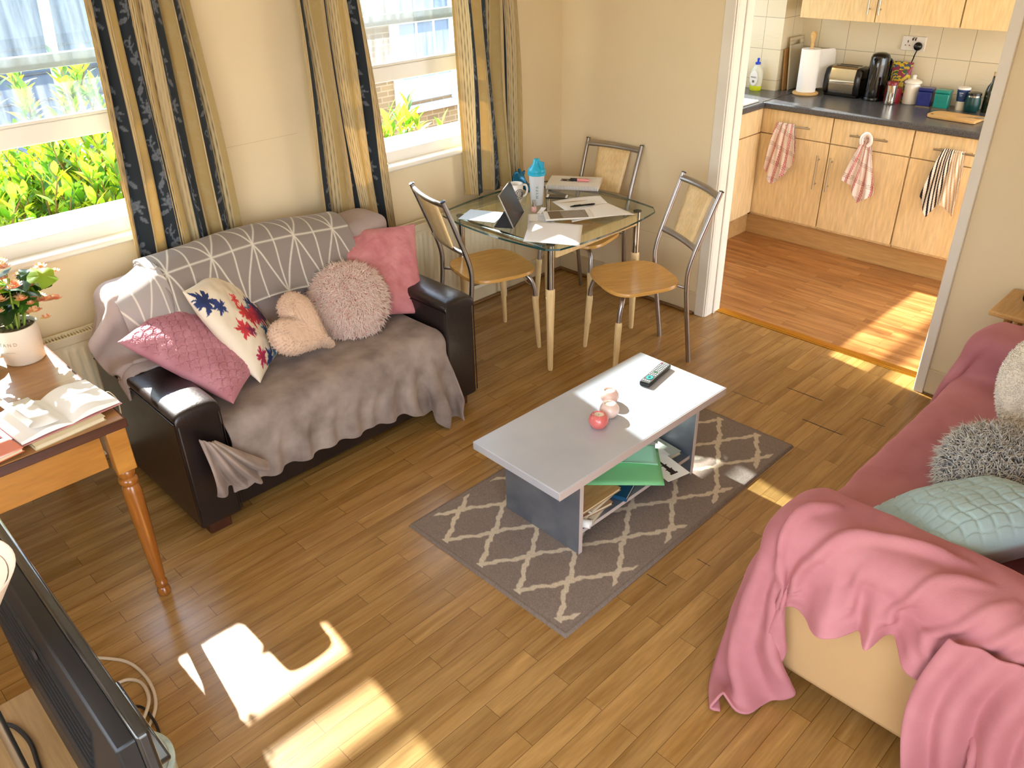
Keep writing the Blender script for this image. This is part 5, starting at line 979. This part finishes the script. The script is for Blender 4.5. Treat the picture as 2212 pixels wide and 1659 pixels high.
obj('spout_clip', MB().box(-.008, -.048, .19, .008, -.012, .232), mat('turquoise_clip', '#1b98b6', .35), t, bevel=.004); obj('lettering', text_mb('M Y P R O', .020, .0004), mat('teal_ink', '#2f6f72', .4), t, (-.0255, -.0285, .085), (PI/2, math.radians(-90), math.radians(-42)))
t = thing('crisp_packet', 'crumpled blue foil packet behind the mug', 'packet', (-.585, -.235, DZ)); P = np.array([[((.05)*(a)*(1-.15*b_), .015*math.cos(a*3+b_*5)+.02*b_, .105*b_+.012*math.sin(a*6)) for b_ in np.linspace(0, 1, 10)] for a in np.linspace(-1, 1, 12)]); obj('foil', MB().grid(P), mat('blue_foil', '#1d6f95', .25, metal=.4), t, smooth=40, solid=.012)
t = thing('small_gel_bottle', 'small clear bottle with a white cap and green liquid, behind the shaker', 'bottle', (-.575, -.335, DZ)); obj('bottle_body', MB().box(-.014, -.010, 0, .014, .010, .055), mat('green_gel', '#9fb868', .2, alpha=.8), t, bevel=.004); obj('cap', MB().lathe([(0, .055), (.011, .055), (.011, .08), (0, .081)], 18), M_wh, t, smooth=40)
def flatbox(name, lb, cat, x, y, z, w, h, th, rz, parts, bev=.002):
    t = thing(name, lb, cat, (x, y, z), rz)
    for nm, (x0, y0, z0, x1, y1, z1), m in parts: obj(nm, MB().box(x0, y0, z0, x1, y1, z1), m, t, bevel=min(bev, abs(z1-z0)*.4))
    return t
t = thing('smartphone', 'black phone lying face up by the shaker, white end strip', 'phone', (-.545, -.465, DZ), math.radians(-55)); obj('casing', MB().box(-.06, -.030, 0, .06, .030, .008), M_blackpl, t, bevel=.003); obj('screen', MB().box(-.045, -.027, .0078, .045, .027, .0084), M_scr, t); obj('white_end', MB().box(.046, -.026, .0078, .058, .026, .0085), M_wh, t); obj('white_end', MB().box(-.058, -.026, .0078, -.046, .026, .0085), M_wh, t)
# spiral notebook with a printed page
t = thing('spiral_notebook', 'white spiral bound pad with a printed photo at the back of the table', 'notebook', (-.315, -.385, DZ), math.radians(-57)); obj('pages', MB().box(-.148, -.092, 0, .148, .108, .022), M_wh, t, bevel=.001); sp_m = MB()
for k in range(34): sp_m.tube([(-.14+k*.0085, -.095+.011*math.cos(a), .011+.0125*math.sin(a)) for a in np.linspace(0, 2*PI, 9, endpoint=False)], .0012, 5, closed=True)
obj('spiral_binding', sp_m, M_tube, t); ph = MB().box(-.08, .00, .022, -.005, .05, .0226); ph2 = MB().box(-.07, .01, .0226, -.045, .03, .023).box(-.035, .02, .0226, -.015, .045, .023); obj('printed_photo', ph, mat('photo_grey', '#8f8580', .5), t); obj('photo_figure', ph2, M_dark, t)
tm = MB(); [tm.box(.02, .07-.011*k, .022, .12-.01*(k % 3), .0715-.011*k, .0225) for k in range(9)]; obj('printed_text', tm, mat('faded_ink', '#cbb0a4', .6), t)
t = thing('lip_gloss', 'pink lip gloss tube with black cap on the spiral pad', 'lip gloss', (-.30, -.395, DZ+.031), rot=(0, PI/2, math.radians(-60))); obj('tube', MB().lathe([(0, 0), (.0085, 0), (.0085, .055), (.006, .068), (0, .07)], 18), mat('gloss_pink', '#e8908a', .2, coat=.4), t, smooth=50); obj('cap', MB().lathe([(0, -.04), (.008, -.04), (.0085, 0), (0, 0)], 18), M_blackpl, t, smooth=50)
# open exercise book, pen, tablet, papers
def page(name, pts, m, z0, parent, curve=0.0, n=12):
    A, B, C_, D = [np.array([*p, 0.0]) for p in pts]; P = np.zeros((n, n, 3))
    for i in range(n):
        for j in range(n):
            a, b_ = i/(n-1), j/(n-1); p = (A*(1-a)+B*a)*(1-b_)+(D*(1-a)+C_*a)*b_; p[2] = z0+curve*math.sin(a*PI)**.7*(1-.0*b_); P[i, j] = p
    return obj(name, MB().grid(P), m, parent, smooth=180, solid=.0014)
t = thing('exercise_book', 'open white exercise book lying diagonally across the table', 'book', (0, 0, DZ)); page('left_page', [(-.625, -.50), (-.375, -.625), (-.445, -.735), (-.70, -.685)], M_wh, .003, t, .006); page('right_page', [(-.70, -.685), (-.445, -.735), (-.50, -.965), (-.80, -.80)], M_wh, .003, t, .008)
wl = MB()
for k in range(7): wl.tube([(-.645+.012*k-.0*k, -.555-.014*k*.6, .0115), (-.56+.01*k, -.60-.012*k*.6, .0125)], .0006, 4)
obj('handwriting', wl, mat('pencil', '#b79d7c', .8), t)
t = thing('pen', 'black ballpoint pen on the open exercise book', 'pen', (-.595, -.69, DZ+.017), rot=(0, PI/2, math.radians(-28))); obj('barrel', MB().lathe([(0, -.07), (.003, -.068), (.0048, -.055), (.0048, .06), (.003, .07), (0, .071)], 14), M_blackpl, t, smooth=60); obj('clip', MB().box(-.0065, -.0012, -.05, -.0045, .0012, -.01), M_blackpl, t)
t = thing('white_tablet', 'white framed tablet lying face up, screen showing text', 'tablet', (-.76, -.735, DZ+.012), math.radians(-39)); obj('casing', MB().box(-.122, -.0675, 0, .122, .0675, .0075), mat('tablet_white', '#efece6', .2, coat=.4), t, bevel=.003); q = obj('screen', MB().box(-.098, -.058, .0073, .098, .058, .0079), mat('screen_grey', '#6b6058', .15, coat=.5), t)
rows = MB(); rng = random.Random(5)
for k in range(22): rows.box(-.03+.0055*k, -.05, .0079, -.0275+.0055*k, .05-rng.uniform(0, .02), .0081)
obj('screen_text', rows, mat('screen_text_grey', '#8c8580', .3), q); obj('screen_sidebar', MB().box(-.098, -.058, .0079, -.035, .058, .0081), mat('screen_brown', '#5a4437', .2), q); obj('home_button', MB().lathe([(.004, .0074), (.0055, .0074), (.0055, .0078), (.004, .0078)], 16, c=(.110, 0), cap=False), M_steel, t)
t = thing('loose_paper', 'white paper sheets hanging over the near table corner in the sun', 'paper', (0, 0, DZ)); page('sheet', [(-.855, -.545), (-.765, -.64), (-.92, -.80), (-1.02, -.70)], M_wh, .0014, t, 0); page('lower_sheet', [(-.93, -.63), (-.80, -.87), (-1.03, -1.05), (-1.16, -.81)], M_wh, .0036, t, .001)
wl = MB(); [wl.tube([(-.84+.011*k*-1, -.60-.011*k, .0026), (-.79-.011*k, -.645-.011*k, .0026)], .0005, 4) for k in range(8)]; obj('handwriting', wl, mat('blue_ink', '#8c90b4', .8), t)
t = thing('nail_varnish', 'little pink nail varnish bottle with silver cap in front of the shaker', 'nail varnish', (-.80, -.535, DZ)); obj('bottle_body', MB().lathe([(0, 0), (.012, 0), (.0135, .004), (.0135, .022), (.008, .028), (0, .028)], 20), mat('varnish_pink', '#dba39c', .1, coat=.5), t, smooth=50); obj('cap', MB().lathe([(0, .028), (.0085, .028), (.0075, .062), (0, .063)], 18), M_chrome, t, smooth=50)
t = thing('paper_tag', 'torn white paper strip under the nail varnish', 'paper', (-.765, -.555, DZ-.0002), .5); obj('strip', MB().prism([(-.055, -.01), (-.045, .002), (-.05, .012), (.045, .014), (.055, .018), (.052, -.014)], 0, .0006), M_wh, t)
t = thing('paper_leaflets', 'pile of pale printed papers under the glass edge by the standing tablet', 'paper', (-1.03, -.385, DZ), math.radians(25)); obj('sheet', MB().box(-.08, -.10, 0, .08, .10, .0015), mat('pale_blue_paper', '#c9d6dc', .5), t)
# ------------------------------------------------------------------ pine desk
M_pine = wood('pine', '#c08436', '#a0641f', .38, 'x', coat=.3, ring=8); M_pinel = wood('pine_leg', '#a86a2a', '#8a4c16', .22, 'z', coat=.6); M_ptop = wood('pine_top', '#b98a52', '#96683a', .35, 'x', coat=.2, ring=7); M_pedge = wood('pine_top_edge', '#5a2f22', '#3c1c18', .3, 'x', coat=.4)
DK = thing('pine_desk', 'pine desk with a turned leg and dark edged top, at the left', 'desk', (-3.72, -.55, 0))
obj('desktop', MB().box(-.62, -.495, .712, .575, .52, .732), M_ptop, DK, bevel=.004); obj('top_edge', MB().box(-.625, -.50, .700, .580, -.494, .7315).box(.574, -.50, .700, .580, .525, .7315), M_pedge, DK, bevel=.003)
obj('front_apron', MB().box(-.58, -.462, .565, .50, -.440, .70), M_pine, DK, bevel=.002); obj('side_apron', MB().box(.525, -.42, .565, .545, .47, .70), M_pine, DK, bevel=.002)
prof_ = [(0, 0), (.014, 0), (.020, .006), (.023, .018), (.020, .032), (.015, .038), (.019, .046), (.021, .056), (.019, .064), (.015, .07), (.018, .085), (.023, .2), (.0285, .38), (.030, .455), (.026, .475), (.022, .482), (.029, .492), (.031, .50), (.029, .508), (.023, .513), (.028, .525), (.030, .54), (.024, .548)]
for x, y in ((.541, -.464), (.541, .46), (-.58, -.464), (-.58, .46)):
    l = obj('leg', MB().lathe([(r, z) for r, z in prof_]+[(0, .548)], 28, c=(x, y)), M_pinel, DK, smooth=60); obj('leg_block', MB().box(x-.03, y-.03, .545, x+.03, y+.03, .70), M_pine, l, bevel=.003)
KZ = .7325
# plant
PL = thing('potted_begonia', 'potted begonia with orange blooms in a white lettered pot on the desk', 'plant', (-3.225, -.40, KZ)); M_pot = mat('pot_white', '#e6dcc8', .55)
obj('pot', MB().lathe([(0, 0), (.060, 0), (.064, .004), (.071, .128), (.071, .133), (.066, .133), (.064, .118), (0, .118)], 48), M_pot, PL, smooth=50); obj('soil', MB().lathe([(0, .116), (.064, .116), (.064, .120), (.03, .123), (0, .122)], 28), mat('soil', '#4a3626', .95, bump=(80, 1, .01), var=(60, '#a08a74')), PL, smooth=180)
for k, (s_, sz, z) in enumerate((('CANDLE', .014, .088), ('no. 4', .007, .068), ('lavender & vanilla', .005, .055))):
    pass
tx = MB(); ang0 = math.radians(-135)
def wrap_text(s, size, z, r):
    t0 = text_mb(s, size, .0004); q = MB(); q.f = t0.f; q.mi = t0.mi; k = .071/.0695
    q.v = [((r+v[2]+(z-.06)*.055)*math.cos(ang0+v[0]/r), (r+v[2]+(z-.06)*.055)*math.sin(ang0+v[0]/r), z+v[1]) for v in t0.v]; return q
obj('lettering', wrap_text('T A N D', .017, .085, .0685), mat('pot_ink', '#b8a78c', .6), PL); obj('lettering_underline', wrap_text('____', .016, .062, .0685), bpy.data.materials['pot_ink'], PL)
rng = random.Random(7); st = MB(); lfm = MB(); fl = MB(); stems = []
for k in range(13):
    a = k*2.4; r = .02+.02*(k % 3); h = rng.uniform(.14, .27); tip = Vector((math.cos(a)*(r+.055), math.sin(a)*(r+.055), .12+h)); base = Vector((math.cos(a)*r*.5, math.sin(a)*r*.5, .12)); mid = (base+tip)/2+Vector((0, 0, .02)); pts = smooth_path([base, mid, tip], 5); st.tube(pts, [.004-.0018*i/(len(pts)-1) for i in range(len(pts))], 7); stems.append(pts)
def round_leaf(mb, c, n, R, col, rng):
    n = Vector(n).normalized(); a = n.orthogonal().normalized(); b_ = n.cross(a); g = rng.uniform(0, 6); vs = [Vector(c)]; m = 16
    for ring in (.55, 1):
        for k in range(m):
            t = 2*PI*k/m; rr = R*ring*(1+.10*math.sin(t*5+g)+(.06 if k % 2 else -.04)*(ring == 1))*(1 if abs(t-PI) > .3 else .75); vs.append(Vector(c)+(a*math.cos(t)*1.15+b_*math.sin(t))*rr+n*(-.25*R*ring*ring+.08*R*math.sin(t*4+g)))
    mb.col = col; mb.add(vs, [(0, 1+k, 1+(k+1) % m) for k in range(m)]+[(1+k, 1+m+k, 1+m+(k+1) % m, 1+(k+1) % m) for k in range(m)]); mb.col = None
for k in range(52):
    p = rng.choice(stems); q = p[rng.randrange(3, len(p))]; a = rng.uniform(0, 6.28); d = Vector((math.cos(a), math.sin(a), 0)); c = q+d*rng.uniform(.02, .05); g = rng.choice([lin('#4e7a2a'), lin('#2f5526'), lin('#86a83a'), lin('#1f3f22'), lin('#5f8c30')]); round_leaf(lfm, c, d*.6+Vector((0, 0, 1)), rng.uniform(.026, .044), g, rng)
obj('stem', st, mat('begonia_stem', '#8fa648', .5), PL, smooth=180); obj('foliage', lfm, M_leaf, PL, smooth=180)
def bloom(c, R, rng):
    for ring, n_, el in ((1.0, 6, .25), (.75, 5, .7), (.45, 4, 1.2)):
        for k in range(n_):
            a = 2*PI*k/n_+ring*3; d = Vector((math.cos(a)*math.cos(el), math.sin(a)*math.cos(el), math.sin(el))); col = [x*rng.uniform(.85, 1.15) for x in rng.choice([lin('#f8c090'), lin('#fad2a8'), lin('#f4ac80'), lin('#fce0bc')])]
            s_ = Vector((-math.sin(a), math.cos(a), 0)); n = d.cross(s_); L = R*(.5+.5*ring); c0 = Vector(c); fl.col = col; fl.add([c0, c0+d*L*.5+s_*L*.38-n*.1*L, c0+d*L+s_*L*.22-n*L*.05, c0+d*L-s_*L*.22-n*L*.05, c0+d*L*.5-s_*L*.38-n*.1*L, c0+d*L*.55-n*L*.02], [(0, 1, 5), (1, 2, 5), (2, 3, 5), (3, 4, 5), (4, 0, 5)]); fl.col = None
for k in range(80):
    p = stems[k % len(stems)][-1]; out = Vector((p.x, p.y, 0)).normalized(); c = p+out*rng.uniform(-.02, .07)+Vector((rng.uniform(-.02, .02), rng.uniform(-.02, .02), rng.uniform(-.10, .03)))
    bloom(c, rng.uniform(.015, .024), rng)
for k in range(9): bloom((.055+.012*k*.9, -.03-.010*k*.5, .205+.003*math.sin(k*2)), .019, rng)
M_pet = mat('petal', '#e89a5c', .5, attr=True); nt = M_pet.node_tree; b = nt.nodes['Principled BSDF']; o_ = [n for n in nt.nodes if n.type == 'OUTPUT_MATERIAL'][0]; at = [n for n in nt.nodes if n.type == 'ATTRIBUTE'][0]; tl = nt.nodes.new('ShaderNodeBsdfTranslucent'); nt.links.new(at.outputs['Color'], tl.inputs[0]); mx = nt.nodes.new('ShaderNodeMixShader'); mx.inputs[0].default_value = .4; nt.links.new(b.outputs[0], mx.inputs[1]); nt.links.new(tl.outputs[0], mx.inputs[2]); nt.links.new(mx.outputs[0], o_.inputs[0])
obj('blooms', fl, M_pet, PL, smooth=180)
# open book
OB = thing('open_book', 'open white book lying in the sun on the desk corner', 'book', (-3.285, -.89, KZ+.016), math.radians(6))
def leafs(side, zo, w, h, bend):
    P = np.zeros((24, 4, 3))
    for i in range(24):
        a = i/23; x = side*w*a; z = zo+bend*math.sin(min(1, a*1.35)*PI*.62)*(1-.55*a)-.004*a
        for j in range(4): P[i, j] = (x, (-.5+j/3)*h, z)
    return P
for s_, w in ((-1, .148), (1, .146)):
    P = leafs(s_, .004, w, .215, .030); Q = P.copy(); Q[:, :, 2] = np.minimum(.002, P[:, :, 2]); lo = P.copy(); lo[:, :, 2] = .001+.25*(P[:, :, 2]-.004)
    mb = MB().grid(P).grid(lo)
    for j in (0, 3):
        for i in range(23): mb.add([tuple(P[i, j]), tuple(P[i+1, j]), tuple(lo[i+1, j]), tuple(lo[i, j])], [(0, 1, 2, 3)])
    for j in range(3): mb.add([tuple(P[23, j]), tuple(P[23, j+1]), tuple(lo[23, j+1]), tuple(lo[23, j])], [(0, 1, 2, 3)])
    obj('page_block', mb, M_wh, OB, smooth=40)
cur = np.array([[(-.03-.085*math.sin(a)*(1), -.5*.215+.215*b_, .030+.018*(1-math.cos(a))) for b_ in (0, .33, .66, 1)] for a in np.linspace(0, 2.2, 14)]); obj('curling_page', MB().grid(cur), M_wh, OB, smooth=180, solid=.0006)
obj('cover', MB().box(-.152, -.112, -.001, .152, .112, .001), mat('book_cover_pink', '#c88a84', .5), OB)
book('wood_effect_notebook', 'tan notebook under the open book at the desk edge', 'notebook', -3.30, -.955, KZ, .21, .15, .014, .10, mat('tan_cover', '#d2c29a', .6))
book('pink_paperback', 'pink paperback left of the open book', 'book', -3.425, -.86, KZ, .07, .19, .02, .18, mat('pink_cover', '#cf7f80', .5)); book('grey_document_wallet', 'pale blue-grey document wallet at the left frame edge', 'folder', -3.555, -.90, KZ+.0, .20, .24, .012, .1, mat('wallet_grey', '#bcc3cb', .5)); book('white_envelope_pile', 'white and orange papers overhanging the front edge of the desk', 'papers', -3.53, -1.005, KZ+.013, .20, .10, .012, .16, mat('orange_cover', '#d8744a', .5))
t = thing('spice_jar', 'small glass jar with a dark red barcoded label', 'jar', (-3.405, -.615, KZ)); obj('glass', MB().lathe([(0, 0), (.03, 0), (.033, .005), (.033, .085), (.028, .092), (0, .093)], 32), mat('jar_glass', '#b9a58a', .12, coat=.5), t, smooth=50); obj('label', MB().lathe([(.0337, .018), (.0337, .07)], 32, cap=False), mat('label_maroon', '#5a1420', .4), t, smooth=60)
obj('barcode_patch', MB().box(.012, -.0355, .024, .026, -.0325, .044), M_wh, t, rot=(0, 0, .25)); obj('lid', MB().lathe([(0, .09), (.032, .09), (.033, .094), (.033, .106), (0, .108)], 32), M_blackpl, t, smooth=40)
t = thing('blue_dish', 'pale blue dish behind the plant pot at the left edge', 'dish', (-3.37, -.37, KZ)); obj('bowl', MB().lathe([(0, 0), (.04, 0), (.07, .02), (.085, .045), (.082, .046), (.066, .024), (0, .006)], 36), mat('dish_blue', '#8fb3bd', .2, coat=.4), t, smooth=60)
t = thing('desk_cable', 'thin pale cable looping over the desk edge beside the sofa', 'cable', (-3.128, -.86, .69)); obj('cable', MB().tube(smooth_path([(-.01, .0, .044), (.01, -.0, .046), (.022, -.02, .02), (.016, -.045, .0), (.008, -.06, -.03)]), .0022, 6), mat('cable_cream', '#d5c7a6', .5), t, smooth=60)
t = thing('ridged_cup', 'white ridged cup on the right window sill', 'cup', (-1.40, .02, .945)); obj('cup', MB().lathe([(0, 0), (.024, 0), (.030, .075), (.028, .075), (.022, .004), (0, .004)], 28), M_wh, t, smooth=50)
t = thing('small_tin', 'small round tin with a blue lid on the right window sill', 'tin', (-1.36, -.015, .945)); obj('body', MB().lathe([(0, 0), (.028, 0), (.03, .003), (.03, .018), (0, .018)], 28), mat('tin_cream', '#cdbb94', .4), t, smooth=40); obj('lid', MB().lathe([(0, .018), (.027, .018), (.020, .032), (0, .036)], 28), mat('lid_blue', '#2140c8', .3), t, smooth=40)
# ------------------------------------------------------------------ television seen from behind
TV = thing('television', 'black flat television seen from behind at the lower left', 'television', (-3.65, -2.02, .46)); M_tvf = mat('gloss_bezel', '#16181b', .08, coat=.8); M_tvb = mat('tv_back_plastic', '#121315', .4, spec=.4)
obj('bezel', MB().box(.024, -.42, .05, .045, .42, .545), M_tvf, TV, bevel=.006, segs=3); obj('screen', MB().box(.0452, -.39, .085, .0465, .39, .52), M_scr, TV)
bk_ = MB(); ring = lambda x, a, z0, z1: [(x, -a, z0), (x, a, z0), (x, a, z1), (x, -a, z1)]
vs = ring(.0235, .412, .055, .537)+ring(.020, .412, .055, .537)+ring(-.004, .405, .065, .528)+ring(-.030, .34, .10, .40); bk_.add(vs, [(i*4+k, i*4+(k+1) % 4, (i+1)*4+(k+1) % 4, (i+1)*4+k) for i in range(3) for k in range(4)]+[(12, 13, 14, 15)]); obj('back_shell', bk_, M_tvb, TV, bevel=.004)
vt = MB()
for k in range(13): 
    z = .30+.0145*k; xx = -.030+(z-.40)/(.128)*.026 if z > .40 else -.030; vt.box(xx-.003, -.30, z, xx+.004, .26, z+.006)
obj('vent_ridges', vt, mat('vent_black', '#1d1f22', .35), TV); obj('screw_hole', MB().lathe([(0, 0), (.012, 0), (.012, .003), (0, .003)], 16), M_dark, TV, loc=(-.020, -.05, .47), rot=(0, -PI/2, 0))
obj('neck', MB().box(-.01, .04, .0, .022, .2, .08), M_tvb, TV, bevel=.005); obj('stand_foot', MB().box(-.015, -.03, 0, .13, .26, .014), M_tvf, TV, bevel=.006)
TT = thing('tv_bench', 'low tan wooden bench carrying the television', 'tv bench', (-3.75, -1.98, 0)); M_bench = wood('bench_wood', '#a07c4e', '#8a663a', .45, 'y')
obj('bench_top', MB().box(-.30, -.56, .435, .12, .363, .46), M_bench, TT, bevel=.004)
for y0 in (-.53, .335): obj('side_panel', MB().box(-.28, y0, 0, .10, y0+.02, .435), M_bench, TT, bevel=.002)
obj('bench_shelf', MB().box(-.28, -.51, .12, .10, .335, .135), M_bench, TT)
def cable(name, lb, pts, r, m):
    return tag(obj(name, MB().tube(smooth_path(pts, 8), r, 8), m, smooth=60), lb, 'cable')
M_cabw = mat('cable_beige', '#c9b393', .5); M_cabb = mat('cable_black', '#17120f', .5)
cable('extension_lead', 'beige cable curling on the floor past the television corner', [(-3.50, -1.10, .006), (-3.44, -1.165, .006), (-3.395, -1.24, .006), (-3.383, -1.35, .006), (-3.405, -1.45, .006), (-3.46, -1.52, .006), (-3.55, -1.6, .006)], .0055, M_cabw)
cable('extension_lead', 'inner beige cable loop beside the longer beige cable', [(-3.52, -1.26, .006), (-3.465, -1.285, .006), (-3.425, -1.30, .006), (-3.402, -1.345, .006), (-3.415, -1.43, .0155), (-3.47, -1.50, .0155), (-3.55, -1.57, .0155)], .0055, M_cabw)
cable('black_cable', 'short black cable beside the beige cable loops', [(-3.55, -1.42, .005), (-3.48, -1.40, .005), (-3.445, -1.42, .005), (-3.435, -1.47, .012), (-3.44, -1.55, .012), (-3.47, -1.62, .005)], .004, M_cabb)
cable('black_cable', 'black cable looping on the bench behind the television', [(-3.86, -1.70, .466), (-3.80, -1.685, .466), (-3.762, -1.687, .466), (-3.74, -1.713, .466), (-3.728, -1.775, .466), (-3.732, -1.838, .466), (-3.745, -1.90, .466), (-3.80, -1.95, .466)], .005, M_cabb)
t = thing('round_tin', 'round pale green lidded tin partly hidden by the television corner', 'tin', (-3.565, -1.66, 0)); obj('body', MB().lathe([(0, 0), (.118, 0), (.12, .004), (.12, .055), (0, .055)], 56), mat('tin_cream2', '#cfc9a8', .4), t, smooth=40); obj('lid', MB().lathe([(0, .055), (.124, .055), (.125, .058), (.125, .068), (.12, .072), (.112, .0735), (.108, .070), (0, .0705)], 56), mat('pale_green_lid', '#c3d2c4', .4, var=(40, '#aab9b0')), t, smooth=40)
# uplighter floor lamp near the camera
t = thing('uplighter_lamp', 'uplighter lamp with a pale conical shade behind the television, left edge', 'lamp', (-3.76, -2.08, .46)); M_shade = mat('shade_cream', '#dcc5ae', .6); obj('lamp_shade', MB().lathe([(.014, .53), (.12, .70), (.116, .70), (.011, .54)], 48, cap=False), M_shade, t, smooth=60); obj('bowl_inner', MB().lathe([(0, .682), (.104, .685)], 40, cap=False), mat('shade_inner', '#eadcc6', .7), t, smooth=60)
obj('pole', MB().lathe([(0, .006), (.009, .006), (.009, .545), (0, .545)], 20), M_steel, t, smooth=40); obj('base', MB().lathe([(0, 0), (.022, 0), (.022, .006), (.018, .012), (0, .014)], 40), M_steel, t, smooth=40)
# ------------------------------------------------------------------ side table at the right edge
t = thing('side_table', 'small pale wood side table between the cream sofa and the wall', 'side table', (-.14, -2.78, 0)); M_oak = wood('pale_oak', '#cfa468', '#bb8c4c', .4, 'x')
obj('tabletop', MB().box(-.185, -.20, .60, .115, .165, .622), M_oak, t, bevel=.006)
for x, y in ((-.14, .11), (.085, .11), (-.14, -.15), (.085, -.15)): obj('leg', MB().tube([(x, y, 0), (x*.9, y*.9, .60)], [.012, .017], 8, flat=1), M_oak, t, smooth=30)
t = thing('black_camera', 'small black camera on the side table at the right edge', 'camera', (-.145, -2.73, .622), .3); obj('body', MB().box(-.035, -.055, 0, .035, .035, .062), mat('camera_black', '#0c0d14', .15, coat=.5), t, bevel=.008, segs=3); obj('lens', MB().lathe([(0, 0), (.022, 0), (.024, .03), (0, .032)], 24), M_blackpl, t, loc=(-.03, .03, .045), rot=(0, -PI/2, 0), smooth=50)
# ------------------------------------------------------------------ tea towels
def towel(name, lb, y, zt, w, prof, cols, knot=False, seed=0):
    """prof: hem drop at left, centre, right"""
    nu, nv = 90, 130; u = np.linspace(0, 1, nu)[:, None]; v = np.linspace(0, 1, nv)[None, :]; pinch = .55+.45*v**.8 if not knot else .22+.78*np.clip(v*1.1, 0, 1)**.9
    f = .5*np.sin(u*17+3*v+seed)+.3*np.sin(u*31+seed*2)
    Y = y-(u-.5)*w*pinch-prof[3]*(v)+0*u; hem = np.interp(u, [0, .3, .55, 1], prof[4]); Z = zt-hem*v+.0*u; Xx = FX-.040-.014*np.clip(v*6, 0, 1)-.013*f*(.4+v)+.0*u
    P = np.stack([Xx+0*v, Y+0*v, Z], -1); t = thing(name, lb, 'tea towel', (0, 0, 0)); c = cols(u+0*v, v*hem/.45*1.0+0*u)
    o = obj('towel_front', MB().grid(P), M_towel, t, smooth=180, solid=.002, cols=c.reshape(-1, 3))
    Pb = P.copy()[:, :60]; Pb[:, :, 0] = FX-.024-.004*f[:, :60]; Pb[:, :, 2] = zt-hem*.75*np.linspace(0, 1, 60)[None, :]; top = np.stack([P[:, 0], (P[:, 0]+Pb[:, 0])/2+np.array([0, 0, .006]), Pb[:, 0]], 1)
    obj('towel_back', MB().grid(Pb), M_towel, t, smooth=180, solid=.002, cols=cols(u+0*v[:, :60], .2+v[:, :60]+0*u).reshape(-1, 3)); obj('towel_fold', MB().grid(resample(np.stack([P[:, 0], (P[:, 0]+Pb[:, 0])/2+np.array([0, 0, .008]), Pb[:, 0]], 1), nu, 8)), M_towel, t, smooth=180, solid=.002, cols=cols((u+0*v)[:, :8], (0*u+v)[:, :8]*.1).reshape(-1, 3))
    if knot: obj('knot', MB().tube(smooth_path([(FX-.055, y+.022, zt-.035), (FX-.06, y+.025, zt+.005), (FX-.055, y+.005, zt+.03), (FX-.05, y-.02, zt+.018), (FX-.055, y-.03, zt-.015), (FX-.06, y-.015, zt-.04)], 6), [.011]*31, 12), mat('towel_white', '#ead9cf', .9), t, smooth=180)
    return t
M_towel = mat('tea_towel', '#ffffff', .9, spec=.1, attr=True, bump=(500, .2, .001))
def red_check(u, v):
    c = np.ones(u.shape+(3,))*np.array(lin('#ead8cc')); R = np.array(lin('#b4213a')); G = np.array(lin('#a08578'))
    a = u*.50+v*.16; q = np.mod(a, .14); k = ((q < .008) | ((q > .014) & (q < .022)) | ((q > .028) & (q < .036))); c = np.where(k[..., None], R, c)
    b_ = np.mod(v*.45-.06*u, .11); k2 = ((b_ < .003) | ((b_ > .010) & (b_ < .013)) | ((b_ > .020) & (b_ < .023))); return np.where((k2 & ~k)[..., None], G, c)
def bw(u, v):
    c = np.ones(u.shape+(3,))*np.array(lin('#e6dccb')); a = np.mod(u*.30-v*.10, .030); k = (a < .013); tan = (u > .52) & (v < 1.05)
    c = np.where((k & ~tan)[..., None], np.array(lin('#241c24')), c); return np.where((k & tan)[..., None], np.array(lin('#c9a67c')), c)
towel('tea_towel', 'red and white checked towel hanging over the left drawer handle', -.775, .805, .22, (0, 0, 0, .0, [.30, .40, .36, .22]), red_check, seed=1)
towel('tea_towel', 'red and white checked towel knotted on the middle drawer handle', -1.325, .80, .21, (0, 0, 0, .0, [.27, .30, .40, .33]), red_check, knot=True, seed=4)
towel('tea_towel', 'black and cream striped towel over the right drawer handle', -1.83, .805, .21, (0, 0, 0, -.02, [.28, .40, .30, .36]), bw, seed=7)
